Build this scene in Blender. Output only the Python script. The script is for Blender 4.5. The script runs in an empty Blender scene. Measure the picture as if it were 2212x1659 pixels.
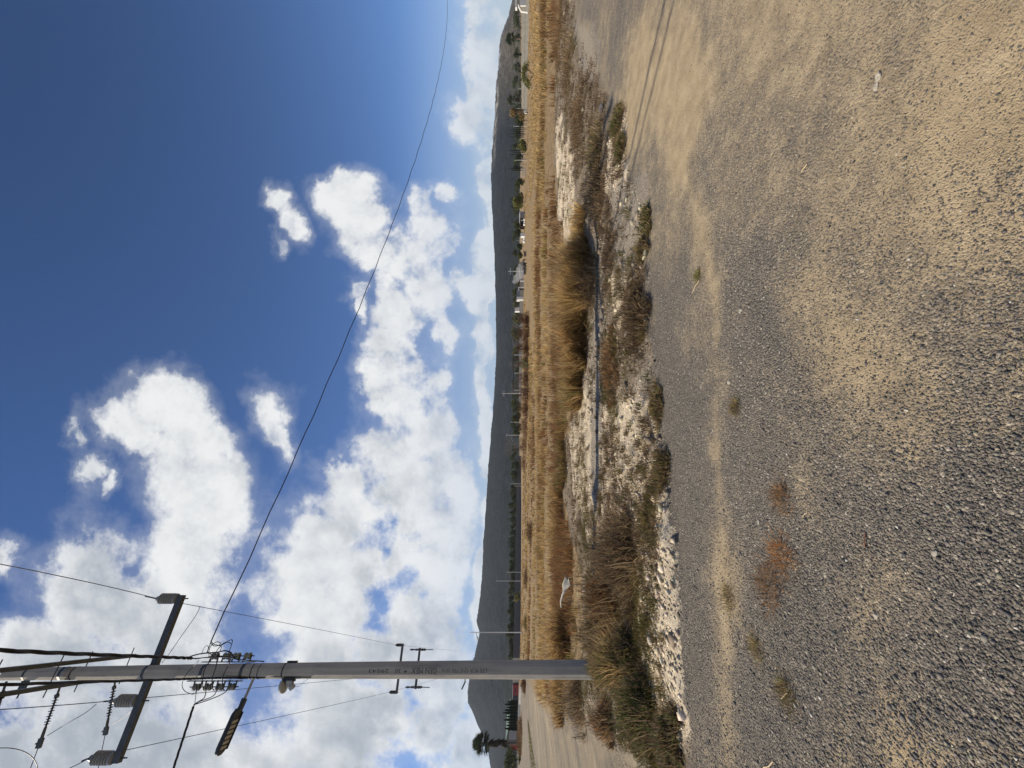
import bpy, math, random
import numpy as np
from mathutils import Vector, Matrix, noise as mnoise
R = math.radians
C = bpy.context.scene.collection
scene = bpy.context.scene
rng = np.random.default_rng(7)
random.seed(7)

# ---------------------------------------------------------------- camera numbers (portrait photo stored on its side)
HAZE = 1.2e-4
F, U0, V0, H = 831.0, 1118.0, 829.5, 1.40
ZF_Q = [-3, -1.0, -.85, -.71, -.31, .228, .44, .71, 1.0, 3]
ZF_Z = [1.3, 1.3, 1.3, .58, -.36, -.45, -.6, -1.9, -1.6, -1.6]

def terrain(x, y):
    """height of the land without its small bumps (metres)"""
    x = np.asarray(x, float); y = np.asarray(y, float)
    q = np.clip(x / np.maximum(y, .5), -3, 3)
    zf = np.interp(q, ZF_Q, ZF_Z)
    t = np.clip((y - 8) / 82, 0, 1); t = t * t * (3 - 2 * t)
    return zf * t

def at(px, py, D):
    """a point seen at (px, py) standing D metres away"""
    return Vector(((V0 - py) / F * D, D, H + (U0 - px) / F * D))

def G(px, py, dz=0.0):
    """the same, on the land"""
    lo, hi = .4, 600.0
    for _ in range(50):
        m = (lo + hi) / 2
        p = at(px, py, m)
        if p.z > float(terrain(p.x, p.y)): lo = m
        else: hi = m
    p = at(px, py, hi); p.z = float(terrain(p.x, p.y)) + dz
    return p

# ---------------------------------------------------------------- bookkeeping
def tag(o, label=None, cat=None, group=None, kind=None):
    if label: o['label'] = label
    if cat: o['category'] = cat
    if group: o['group'] = group
    if kind: o['kind'] = kind
    return o

def empty(name, loc, label, cat, group=None, rz=0):
    o = bpy.data.objects.new(name, None); C.objects.link(o)
    o.location = loc; o.rotation_euler = (0, 0, rz); o.empty_display_size = .2
    return tag(o, label, cat, group)

def copy_tree(o, parent=None):
    c = o.copy(); C.objects.link(c)
    if parent: c.parent = parent
    for ch in list(o.children): copy_tree(ch, c)
    return c

# ---------------------------------------------------------------- materials
class NT:
    def __init__(s, tree): s.t = tree; s.n = tree.nodes; s.l = tree.links
    def node(s, typ, **kw):
        n = s.n.new(typ)
        for k, v in kw.items(): setattr(n, k, v)
        return n
    def put(s, sock, v):
        if isinstance(v, bpy.types.NodeSocket): s.l.new(v, sock)
        elif v is not None: sock.default_value = v
    def math(s, op, a, b=None, c=None, clamp=False):
        n = s.node('ShaderNodeMath', operation=op); n.use_clamp = clamp
        s.put(n.inputs[0], a); s.put(n.inputs[1], b); s.put(n.inputs[2], c)
        return n.outputs[0]
    def vec(s, op, a, b=None, c=None):
        n = s.node('ShaderNodeVectorMath', operation=op)
        s.put(n.inputs[0], a); s.put(n.inputs[1], b); s.put(n.inputs[2], c)
        return n.outputs['Value'] if op in ('LENGTH', 'DOT_PRODUCT', 'DISTANCE') else n.outputs[0]
    def noise(s, v, scale, detail=4, rough=.55, dim='3D', lac=2.0, dist=0):
        n = s.node('ShaderNodeTexNoise', noise_dimensions=dim)
        s.put(n.inputs['Vector'], v); s.put(n.inputs['Scale'], scale); s.put(n.inputs['Detail'], detail)
        s.put(n.inputs['Roughness'], rough); s.put(n.inputs['Lacunarity'], lac); s.put(n.inputs['Distortion'], dist)
        return n.outputs[0], n.outputs[1]
    def ss(s, x, a, b):
        n = s.node('ShaderNodeMapRange', interpolation_type='SMOOTHSTEP')
        s.put(n.inputs[0], x); s.put(n.inputs[1], a); s.put(n.inputs[2], b)
        return n.outputs[0]
    def lin(s, x, a, b, c=0., d=1.):
        n = s.node('ShaderNodeMapRange'); s.put(n.inputs[0], x)
        s.put(n.inputs[1], a); s.put(n.inputs[2], b); s.put(n.inputs[3], c); s.put(n.inputs[4], d)
        return n.outputs[0]
    def mix(s, f, a, b, blend='MIX'):
        n = s.node('ShaderNodeMix', data_type='RGBA', blend_type=blend)
        s.put(n.inputs[0], f); s.put(n.inputs[6], a); s.put(n.inputs[7], b)
        return n.outputs[2]
    def ramp(s, x, stops):
        n = s.node('ShaderNodeValToRGB'); e = n.color_ramp.elements
        while len(e) < len(stops): e.new(.5)
        for el, (p, c) in zip(e, stops): el.position = p; el.color = c
        s.put(n.inputs[0], x); return n.outputs[0]

def rgb(r, g, b): return (r, g, b, 1.0)
MATS = {}
def new_mat(name):
    m = bpy.data.materials.new(name); m.use_nodes = True
    t = NT(m.node_tree); b = m.node_tree.nodes['Principled BSDF']
    return m, t, b

def pm(name, col, rough=.7, metal=0., var=.25, scale=6., bump=.0, bscale=60., dark=None, coat=0):
    """painted / mineral surface: base colour broken by two noises, optional bump"""
    m, t, b = new_mat(name)
    tc = t.node('ShaderNodeTexCoord').outputs['Object']
    n1, _ = t.noise(tc, scale, 6, .6); n2, _ = t.noise(tc, scale * 9, 4, .6)
    f = t.math('ADD', t.math('MULTIPLY', n1, .65), t.math('MULTIPLY', n2, .35))
    d = dark or tuple(c * (1 - 2 * var) for c in col)
    lt = tuple(min(1, c * (1 + var)) for c in col)
    c = t.ramp(f, [(.3, rgb(*d)), (.5, rgb(*col)), (.72, rgb(*lt))])
    t.put(b.inputs['Base Color'], c)
    b.inputs['Roughness'].default_value = rough; b.inputs['Metallic'].default_value = metal
    if bump:
        h, _ = t.noise(tc, bscale, 5, .65)
        bn = t.node('ShaderNodeBump'); bn.inputs['Strength'].default_value = bump; bn.inputs['Distance'].default_value = .01
        t.put(bn.inputs['Height'], h); t.put(b.inputs['Normal'], bn.outputs[0])
    MATS[name] = m; return m

def attr_mat(name, rough=.75, trans=.25, var=.0):
    """plant matter: albedo from the mesh's own 'col' attribute, a little light passing through"""
    m, t, b = new_mat(name)
    a = t.node('ShaderNodeAttribute', attribute_name='col').outputs['Color']
    t.put(b.inputs['Base Color'], a); b.inputs['Roughness'].default_value = rough
    b.inputs['Specular IOR Level'].default_value = .15
    if trans:
        tr = t.node('ShaderNodeBsdfTranslucent'); t.put(tr.inputs[0], a)
        mx = t.node('ShaderNodeMixShader'); mx.inputs[0].default_value = trans
        t.l.new(b.outputs[0], mx.inputs[1]); t.l.new(tr.outputs[0], mx.inputs[2])
        t.l.new(mx.outputs[0], m.node_tree.nodes['Material Output'].inputs[0])
    MATS[name] = m; return m

pm('concrete', (.43, .39, .325), .85, var=.22, scale=2.2, bump=.5, bscale=45, dark=(.26, .245, .215))
def shaft_mat():
    m, t, b = new_mat('weathered_concrete'); tc = t.node('ShaderNodeTexCoord').outputs['Object']
    mp = t.node('ShaderNodeMapping'); mp.inputs['Scale'].default_value = (9, 9, .55); t.put(mp.inputs[0], tc)
    n1, _ = t.noise(mp.outputs[0], 1.6, 6, .65); n2, _ = t.noise(tc, 2.4, 6, .6); n3, _ = t.noise(tc, 55, 4, .7)
    f = t.math('ADD', t.math('ADD', t.math('MULTIPLY', n1, .45), t.math('MULTIPLY', n2, .35)), t.math('MULTIPLY', n3, .2))
    c = t.ramp(f, [(.32, rgb(.19, .175, .15)), (.46, rgb(.37, .345, .30)), (.56, rgb(.45, .415, .35)), (.72, rgb(.56, .52, .45))])
    t.put(b.inputs['Base Color'], c); b.inputs['Roughness'].default_value = .88
    bn = t.node('ShaderNodeBump'); bn.inputs['Strength'].default_value = .7; bn.inputs['Distance'].default_value = .008
    t.put(bn.inputs['Height'], t.math('ADD', n3, n1)); t.put(b.inputs['Normal'], bn.outputs[0]); MATS['shaft'] = m
shaft_mat()
pm('engraved', (.085, .082, .08), .9, var=.3)
pm('steel', (.085, .095, .10), .5, .35, var=.25, scale=9)
pm('galv', (.30, .30, .30), .45, .5, var=.2, scale=12)
pm('cable', (.012, .012, .016), .55, var=.2)
pm('wire', (.09, .085, .10), .5, .4, var=.2)
pm('porcelain', (.24, .25, .25), .16, var=.12)
pm('porcelain_dark', (.06, .062, .065), .2, var=.12)
pm('spool', (.23, .24, .20), .3, var=.2)
pm('lamp_black', (.022, .026, .03), .5, var=.2)
pm('lens', (.42, .40, .33), .35, var=.08)
pm('dish_grey', (.36, .36, .33), .6, var=.15)
pm('black_plastic', (.014, .016, .022), .5, var=.2)
pm('white_paint', (.80, .80, .76), .6, var=.05)
pm('pole_white', (.62, .62, .60), .5, var=.1)
pm('block_wall', (.13, .125, .12), .9, var=.2, scale=1.2, bump=.3, bscale=12)
pm('precast', (.24, .235, .21), .9, var=.15, scale=1.0)
pm('red_wall', (.30, .035, .03), .8, var=.2, scale=1.5)
pm('green_roof', (.12, .19, .14), .6, var=.1, scale=1.5)
pm('grey_panel', (.30, .30, .30), .7, var=.1)
pm('dark_panel', (.03, .03, .032), .7, var=.3)
pm('roof_grey', (.30, .31, .33), .6, var=.1)
pm('rust', (.22, .09, .05), .8, var=.3)
pm('bark', (.14, .105, .075), .9, var=.35, scale=5, bump=.5, bscale=20)
pm('bark_grey', (.17, .15, .135), .9, var=.3, scale=5)
pm('palm_skirt', (.10, .07, .045), .95, var=.35, scale=3)
pm('pale_stone', (.46, .42, .35), .9, var=.2, scale=20, bump=.6, bscale=80)
pm('dark_stone', (.16, .15, .15), .9, var=.3, scale=20, bump=.6, bscale=80)
pm('straw', (.66, .52, .32), .8, var=.2, scale=20)
pm('dead_stalk', (.72, .66, .54), .8, var=.15, scale=14, bump=.4, bscale=70)
pm('twig', (.50, .38, .24), .8, var=.25, scale=20)
pm('cow_hide', (.10, .09, .085), .8, var=.9, scale=1.3, dark=(.008, .008, .008))
pm('canal', (.55, .53, .49), .85, var=.15, scale=2)
attr_mat('grass', .75, .42); attr_mat('leaf', .6, .25); attr_mat('dry', .85, .35)

# ---------------------------------------------------------------- mesh builders
class MB:
    def __init__(s): s.v = []; s.f = []
    def poly(s, pts, faces):
        o = len(s.v); s.v += [tuple(p) for p in pts]; s.f += [tuple(i + o for i in f) for f in faces]; return s
    def box(s, c, size, ax=None):
        """box about c; ax = 3 unit axes"""
        ax = ax or (Vector((1, 0, 0)), Vector((0, 1, 0)), Vector((0, 0, 1)))
        c = Vector(c); h = [k / 2 for k in size]
        P = [c + ax[0] * (sx * h[0]) + ax[1] * (sy * h[1]) + ax[2] * (sz * h[2]) for sx in (-1, 1) for sy in (-1, 1) for sz in (-1, 1)]
        return s.poly(P, [(0, 1, 3, 2), (4, 6, 7, 5), (0, 4, 5, 1), (2, 3, 7, 6), (0, 2, 6, 4), (1, 5, 7, 3)])
    def tube(s, path, r, n=6, cap=True):
        path = [Vector(p) for p in path]; rr = r if isinstance(r, (list, tuple)) else [r] * len(path)
        o = len(s.v); up = None
        for i, p in enumerate(path):
            d = (path[min(i + 1, len(path) - 1)] - path[max(i - 1, 0)]).normalized()
            if up is None: up = Vector((0, 0, 1)) if abs(d.z) < .9 else Vector((1, 0, 0))
            a = d.cross(up); a = a.normalized() if a.length > 1e-6 else d.orthogonal().normalized()
            b = d.cross(a).normalized(); up = -b if False else a.cross(d)
            for k in range(n):
                t = 2 * math.pi * k / n
                s.v.append(tuple(p + a * (rr[i] * math.cos(t)) + b * (rr[i] * math.sin(t))))
        for i in range(len(path) - 1):
            for k in range(n):
                k2 = (k + 1) % n
                s.f.append((o + i * n + k, o + i * n + k2, o + (i + 1) * n + k2, o + (i + 1) * n + k))
        if cap:
            s.f.append(tuple(o + k for k in reversed(range(n)))); e = o + (len(path) - 1) * n
            s.f.append(tuple(e + k for k in range(n)))
        return s
    def lathe(s, c, axis, prof, n=20):
        """prof: (along, radius) pairs about axis from c"""
        c = Vector(c); d = Vector(axis).normalized(); a = d.orthogonal().normalized(); b = d.cross(a); o = len(s.v)
        for (h, r) in prof:
            for k in range(n):
                t = 2 * math.pi * k / n
                s.v.append(tuple(c + d * h + a * (r * math.cos(t)) + b * (r * math.sin(t))))
        for i in range(len(prof) - 1):
            for k in range(n):
                k2 = (k + 1) % n
                s.f.append((o + i * n + k, o + i * n + k2, o + (i + 1) * n + k2, o + (i + 1) * n + k))
        s.f.append(tuple(o + k for k in reversed(range(n)))); e = o + (len(prof) - 1) * n
        s.f.append(tuple(e + k for k in range(n)))
        return s
    def build(s, name, mat, parent=None, origin=None, smooth=False):
        """link as ONE object; vertices were given in world metres, origin is the thing's base"""
        if origin is None:
            if parent is not None:
                origin = Vector(parent.location); p = parent.parent
                while p is not None: origin = origin + p.location; p = p.parent
            else:
                xs = np.array(s.v); origin = Vector((xs[:, 0].mean(), xs[:, 1].mean(), xs[:, 2].min()))
        me = bpy.data.meshes.new(name)
        me.from_pydata([tuple(Vector(v) - origin) for v in s.v], [], s.f)
        me.materials.append(MATS[mat]); me.update()
        if smooth:
            me.polygons.foreach_set('use_smooth', [True] * len(me.polygons))
        o = bpy.data.objects.new(name, me); C.objects.link(o)
        if parent is not None: o.parent = parent
        else: o.location = origin
        return o

def mesh_np(name, V, F4, F3, col, mat, parent=None, origin=(0, 0, 0), smooth=False):
    """large mesh from arrays, col = (N,3) albedo per vertex"""
    V = np.asarray(V, np.float32) - np.asarray(origin, np.float32)
    me = bpy.data.meshes.new(name)
    F4 = np.zeros((0, 4), np.int32) if F4 is None else np.asarray(F4, np.int32)
    F3 = np.zeros((0, 3), np.int32) if F3 is None else np.asarray(F3, np.int32)
    me.vertices.add(len(V)); me.vertices.foreach_set('co', V.ravel())
    me.loops.add(F4.size + F3.size)
    me.loops.foreach_set('vertex_index', np.concatenate([F4.ravel(), F3.ravel()]).astype(np.int32))
    me.polygons.add(len(F4) + len(F3))
    st = np.concatenate([np.arange(len(F4)) * 4, F4.size + np.arange(len(F3)) * 3]).astype(np.int32)
    me.polygons.foreach_set('loop_start', st)
    if smooth: me.polygons.foreach_set('use_smooth', np.ones(len(st), bool))
    me.update(calc_edges=True)
    if col is not None:
        a = me.color_attributes.new('col', 'FLOAT_COLOR', 'POINT')
        rgba = np.ones((len(V), 4), np.float32); rgba[:, :3] = col
        a.data.foreach_set('color', rgba.ravel())
    me.materials.append(MATS[mat] if isinstance(mat, str) else mat)
    o = bpy.data.objects.new(name, me); C.objects.link(o); o.location = origin
    if parent is not None: o.parent = parent; o.location = (0, 0, 0)
    return o

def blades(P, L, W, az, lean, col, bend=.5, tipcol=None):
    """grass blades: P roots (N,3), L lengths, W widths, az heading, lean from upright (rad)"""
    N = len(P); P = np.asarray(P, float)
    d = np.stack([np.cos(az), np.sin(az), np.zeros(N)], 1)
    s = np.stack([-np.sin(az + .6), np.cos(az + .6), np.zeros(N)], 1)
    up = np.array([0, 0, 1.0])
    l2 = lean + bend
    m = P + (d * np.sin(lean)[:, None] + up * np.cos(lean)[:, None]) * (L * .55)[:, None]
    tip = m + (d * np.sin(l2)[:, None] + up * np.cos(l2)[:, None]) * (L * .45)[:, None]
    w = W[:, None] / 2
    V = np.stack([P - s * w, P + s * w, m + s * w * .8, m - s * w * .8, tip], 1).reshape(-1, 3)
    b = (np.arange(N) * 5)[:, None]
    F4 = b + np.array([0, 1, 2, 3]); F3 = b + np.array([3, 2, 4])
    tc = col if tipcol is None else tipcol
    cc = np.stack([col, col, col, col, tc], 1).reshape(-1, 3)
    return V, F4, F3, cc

def merge(parts):
    Vs, A, B, Cs, o = [], [], [], [], 0
    for V, F4, F3, c in parts:
        Vs.append(V); Cs.append(c); A.append(F4 + o); B.append(F3 + o); o += len(V)
    return np.concatenate(Vs), np.concatenate(A), np.concatenate(B), np.concatenate(Cs)

def pick(cols, n, jit=.22):
    cols = np.array(cols); c = cols[rng.integers(0, len(cols), n)]
    return np.clip(c * rng.uniform(1 - jit, 1 + jit, (n, 1)) * rng.uniform(.94, 1.06, (n, 3)), .003, .9)

def tuft(c, rad, h, n, w, cols, spread=.55, tip=1.25):
    r = rad * np.sqrt(rng.random(n)) * .6; a = rng.random(n) * 2 * np.pi
    P = np.stack([c[0] + r * np.cos(a), c[1] + r * np.sin(a), np.full(n, c[2] - .01)], 1)
    az = a + rng.normal(0, .7, n)
    L = h * rng.uniform(.5, 1.15, n); lean = np.abs(rng.normal(.15, spread, n)) * (.5 + r / max(rad, .01))
    cc = pick(cols, n)
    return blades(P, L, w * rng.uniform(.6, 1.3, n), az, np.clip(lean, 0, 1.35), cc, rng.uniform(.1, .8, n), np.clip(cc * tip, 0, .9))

def tangle(c, rx, ry, h, n, L, w, cols, up=.45):
    """a bush of fine dry twigs filling a dome"""
    u = rng.normal(size=(n, 3)); u /= np.linalg.norm(u, axis=1)[:, None]; u[:, 2] = np.abs(u[:, 2])
    rr = rng.random(n) ** .45
    lump = 1 + .28 * np.sin(u[:, 0] * 5 + c[0] * 9) * np.cos(u[:, 1] * 6 + c[1] * 7) + .15 * np.sin(u[:, 2] * 9)
    P = np.array(c) + u * (rr * lump)[:, None] * np.array([rx, ry, h]) * .88
    az = np.arctan2(u[:, 1], u[:, 0]) + rng.normal(0, 1.0, n)
    lean = np.clip(np.arccos(np.clip(u[:, 2], -1, 1)) * (1 - up) + rng.normal(0, .55, n), -1.2, 2.0)
    cc = pick(cols, n, .3)
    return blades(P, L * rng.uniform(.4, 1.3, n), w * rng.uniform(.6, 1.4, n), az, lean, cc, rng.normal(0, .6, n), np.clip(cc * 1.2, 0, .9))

# ---------------------------------------------------------------- zones of the ground, in metres
def gpoly(pts): return np.array([[*G(a, b).xy] for a, b in pts])
def inside_dist(poly, x, y):
    """signed distance, positive inside"""
    x = x.ravel(); y = y.ravel(); n = len(poly)
    ins = np.zeros(len(x), bool); dist = np.full(len(x), 1e9)
    for i in range(n):
        x1, y1 = poly[i]; x2, y2 = poly[(i + 1) % n]
        c = ((y1 > y) != (y2 > y))
        with np.errstate(divide='ignore', invalid='ignore'):
            c &= x < (x2 - x1) * (y - y1) / (y2 - y1 + 1e-12) + x1
        ins ^= c
        dx, dy = x2 - x1, y2 - y1; t = np.clip(((x - x1) * dx + (y - y1) * dy) / (dx * dx + dy * dy + 1e-12), 0, 1)
        dist = np.minimum(dist, np.hypot(x - x1 - t * dx, y - y1 - t * dy))
    return np.where(ins, dist, -dist)

EDGE = [(1520, 1720), (1482, 1640), (1482, 1500), (1478, 1400), (1470, 1300), (1460, 1200), (1448, 1100), (1432, 1000), (1415, 900), (1415, 800),
        (1408, 700), (1400, 600), (1396, 500), (1385, 430), (1350, 330), (1352, 255), (1310, 220), (1303, 160), (1256, 120), (1240, 70), (1238, 0), (1236, -200)]
BACK = [(1216, -200), (1213, 0), (1205, 150), (1200, 300), (1205, 480), (1250, 540), (1268, 620), (1268, 720), (1262, 850), (1225, 930), (1215, 1050), (1235, 1150), (1260, 1250),
        (1270, 1350), (1262, 1470), (1215, 1540), (1185, 1553), (1160, 1515), (1142, 1472)]
Z_VERGE = gpoly(EDGE + BACK)
Z_FIELD = np.concatenate([gpoly(BACK), [[-110, 140], [-400, 420], [500, 420], [180, 120]]])
ROAD = [(1142, 1472), (1160, 1515), (1190, 1557), (1240, 1588), (1290, 1603), (1345, 1630), (1400, 1665), (1430, 1760), (1430, 2000), (1210, 2000), (1178, 1760), (1163, 1670), (1152, 1600), (1143, 1520), (1138, 1476)]
Z_ROAD = gpoly(ROAD)
Z_PALE = [gpoly(p) for p in (
    [(1484, 1560), (1470, 1300), (1450, 1130), (1432, 1000), (1408, 880), (1372, 850), (1358, 980), (1372, 1150), (1385, 1300), (1400, 1450), (1418, 1560)],
    [(1292, 800), (1302, 960), (1302, 1120), (1250, 1130), (1236, 960), (1232, 820)],
    [(1300, 820), (1390, 850), (1380, 1000), (1395, 1180), (1340, 1130), (1310, 1110)],
    [(1262, 590), (1242, 420), (1228, 280), (1203, 280), (1207, 420), (1214, 590)],
    [(1380, 570), (1372, 700), (1340, 700), (1335, 580)],
    [(1342, 440), (1347, 330), (1357, 262), (1335, 245), (1322, 330), (1316, 440)],
    [(1330, 440), (1400, 520), (1390, 400), (1345, 330)],
    [(1137, 540), (1136, 600), (1146, 600), (1147, 540)])]
Z_GREY = [gpoly(p) for p in (
    [(1404, 360), (1396, 560), (1372, 590), (1340, 560), (1326, 470), (1322, 420), (1352, 380)],
    [(1312, 500), (1308, 900), (1300, 1090), (1288, 1090), (1276, 900), (1266, 700), (1264, 520)],
    [(1302, 165), (1300, 60), (1240, 60), (1262, 180)],
    [(1400, 620), (1412, 840), (1385, 850), (1378, 700)])]
Z_DUST = [(gpoly(p), w, s) for p, w, s in (
    ([(1582, 1700), (1572, 1300), (1556, 900), (1556, 640), (1532, 500), (1485, 330), (1420, 230), (1395, 170), (1330, 200), (1352, 300), (1440, 330), (1500, 480), (1536, 640), (1538, 900), (1556, 1300), (1564, 1700)], .72, .09),
    ([(1352, 100), (1352, 330), (1420, 330), (1500, 300), (1545, 200), (1470, 60)], 1.0, .25),
    ([(1500, -60), (1640, 220), (1800, 420), (2212, 620), (2350, 660), (2350, -200), (1700, -200)], .62, .3),
    ([(2050, 60), (2090, 230), (2230, 260), (2230, 80)], 1.0, .08),
    ([(1700, 620), (1790, 760), (1900, 880), (1960, 960), (2010, 1000), (2120, 960), (2040, 820), (1900, 740), (1780, 620)], .72, .15),
    ([(1850, 1700), (1860, 1500), (1900, 1300), (1880, 1200), (1840, 1300), (1800, 1500), (1780, 1700)], .5, .12),
    ([(1900, 1700), (1900, 1500), (2000, 1640), (2030, 1700)], 1.0, .1),
    ([(1250, 70), (1290, 190), (1300, 190), (1272, 60)], 1.0, .1),
    ([(1700, 1000), (1760, 1180), (1790, 1180), (1740, 1000)], .5, .1),
    ([(2100, 560), (2212, 700), (2212, 980), (2120, 760)], .55, .12))]
Z_DARK = [(gpoly(p), w, s) for p, w, s in (([(1960, 1120), (2060, 1000), (2330, 950), (2330, 1500), (2080, 1400)], .55, .2), ([(1600, 1750), (1600, 1200), (1700, 1000), (1850, 1150), (1860, 1750)], .32, .25),
    ([(1590, 560), (1590, 1000), (1680, 980), (1760, 760), (1700, 600)], .25, .2), ([(1410, 1000), (1450, 1200), (1490, 1500), (1555, 1400), (1540, 900), (1420, 600)], .35, .2))]
Z_GREEN = gpoly([(1482, 1700), (1480, 1500), (1400, 1470), (1300, 1440), (1275, 1460), (1290, 1560), (1330, 1640), (1390, 1670), (1430, 1720)])

# ---------------------------------------------------------------- ground
def axis(lo, hi, c, fine, gr, span):
    """coordinates that are fine over |t-c|<span and grow beyond it"""
    out = list(np.arange(c - span, c + span + 1e-6, fine)); s = fine; v = out[-1]
    while v < hi: s *= gr; v += s; out.append(v)
    s = fine; v = out[0]; pre = []
    while v > lo: s *= gr; v -= s; pre.append(v)
    return np.array(pre[::-1] + out)

def fbm(x, y, sc, oc=4, seed=0):
    """value noise on arrays"""
    tot = 0; amp = 1; nrm = 0
    for o in range(oc):
        X = x * sc + 17.3 * seed + 31 * o; Y = y * sc - 9.1 * seed + 57 * o
        xi = np.floor(X); yi = np.floor(Y); fx = X - xi; fy = Y - yi
        fx = fx * fx * (3 - 2 * fx); fy = fy * fy * (3 - 2 * fy)
        def h(a, b):
            v = np.sin(a * 127.1 + b * 311.7 + seed * 74.7) * 43758.5453
            return v - np.floor(v)
        v = (h(xi, yi) * (1 - fx) + h(xi + 1, yi) * fx) * (1 - fy) + (h(xi, yi + 1) * (1 - fx) + h(xi + 1, yi + 1) * fx) * fy
        tot = tot + amp * v; nrm += amp; amp *= .5; sc *= 2.03
    return tot / nrm

def sm(d, w): t = np.clip(d / w * .5 + .5, 0, 1); return t * t * (3 - 2 * t)

def ground_masks(x, y):
    sh = x.shape; m = {}
    wob = (fbm(x, y, 1.3, 4, 3) - .5)
    scl = np.clip(y / 6, .35, 3)
    f = lambda poly, w, k=.8: sm(inside_dist(poly, x, y).reshape(sh) + wob * k * scl, w * scl)
    m['field'] = f(Z_FIELD, .3); m['road'] = f(Z_ROAD, .12, .3)
    m['verge'] = f(Z_VERGE, .16, .5)
    pale = np.zeros(sh)
    for p in Z_PALE: pale = np.maximum(pale, f(p, .22, .9))
    grey = np.zeros(sh)
    for p in Z_GREY: grey = np.maximum(grey, f(p, .2, .6))
    dust = np.zeros(sh)
    for p, w, s in Z_DUST: dust = np.maximum(dust, w * sm(inside_dist(p, x, y).reshape(sh) + wob * .55, s * 2))
    for p, w, s in Z_DARK: dust = dust - w * sm(inside_dist(p, x, y).reshape(sh) + wob * .4, s * 2)
    m['pale'], m['grey'], m['dust'] = pale, grey, dust
    m['green'] = f(Z_GREEN, .25)
    return m

def bumps(x, y, m):
    v = np.clip(m['verge'] + m['field'], 0, 1) * (1 - m['road']) * (1 - .85 * m['grey'])
    near = np.exp(-np.maximum(y - 12, 0) / 25)
    b = v * ((fbm(x, y, .8, 3, 1) - .35) * .14 + (fbm(x, y, 3.4, 4, 2) - .5) * .11 + .03) * near
    b = b + (1 - v) * ((fbm(x, y, .9, 3, 5) - .5) * .035 + (fbm(x, y, 9, 3, 6) - .5) * .012) * near
    # soft ridge of dust thrown up between the wheel tracks
    return b - .03 * m['road']

gx = axis(-2600, 2600, 0, .05, 1.045, 4.2)
gy = np.concatenate([-np.geomspace(.4, 900, 24)[::-1], np.arange(-.3, 8.5, .035), 8.5 + np.cumsum(.036 * 1.045 ** np.arange(168))])
gy = gy[gy < 3200]
X, Y = np.meshgrid(gx, gy)
gm = ground_masks(X, Y)
Z = terrain(X, Y) + bumps(X, Y, gm)
nx, ny = len(gx), len(gy)
idx = np.arange(nx * ny).reshape(ny, nx)
F4 = np.stack([idx[:-1, :-1], idx[:-1, 1:], idx[1:, 1:], idx[1:, :-1]], -1).reshape(-1, 4)

def ground_height(x, y):
    x = np.asarray(x, float); y = np.asarray(y, float)
    i = np.clip(np.searchsorted(gx, x) - 1, 0, nx - 2); j = np.clip(np.searchsorted(gy, y) - 1, 0, ny - 2)
    a = np.clip((x - gx[i]) / (gx[i + 1] - gx[i]), 0, 1); b = np.clip((y - gy[j]) / (gy[j + 1] - gy[j]), 0, 1)
    return (Z[j, i] * (1 - a) + Z[j, i + 1] * a) * (1 - b) + (Z[j + 1, i] * (1 - a) + Z[j + 1, i + 1] * a) * b

def on_ground(p): return Vector((p.x, p.y, float(ground_height(p.x, p.y))))

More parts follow.
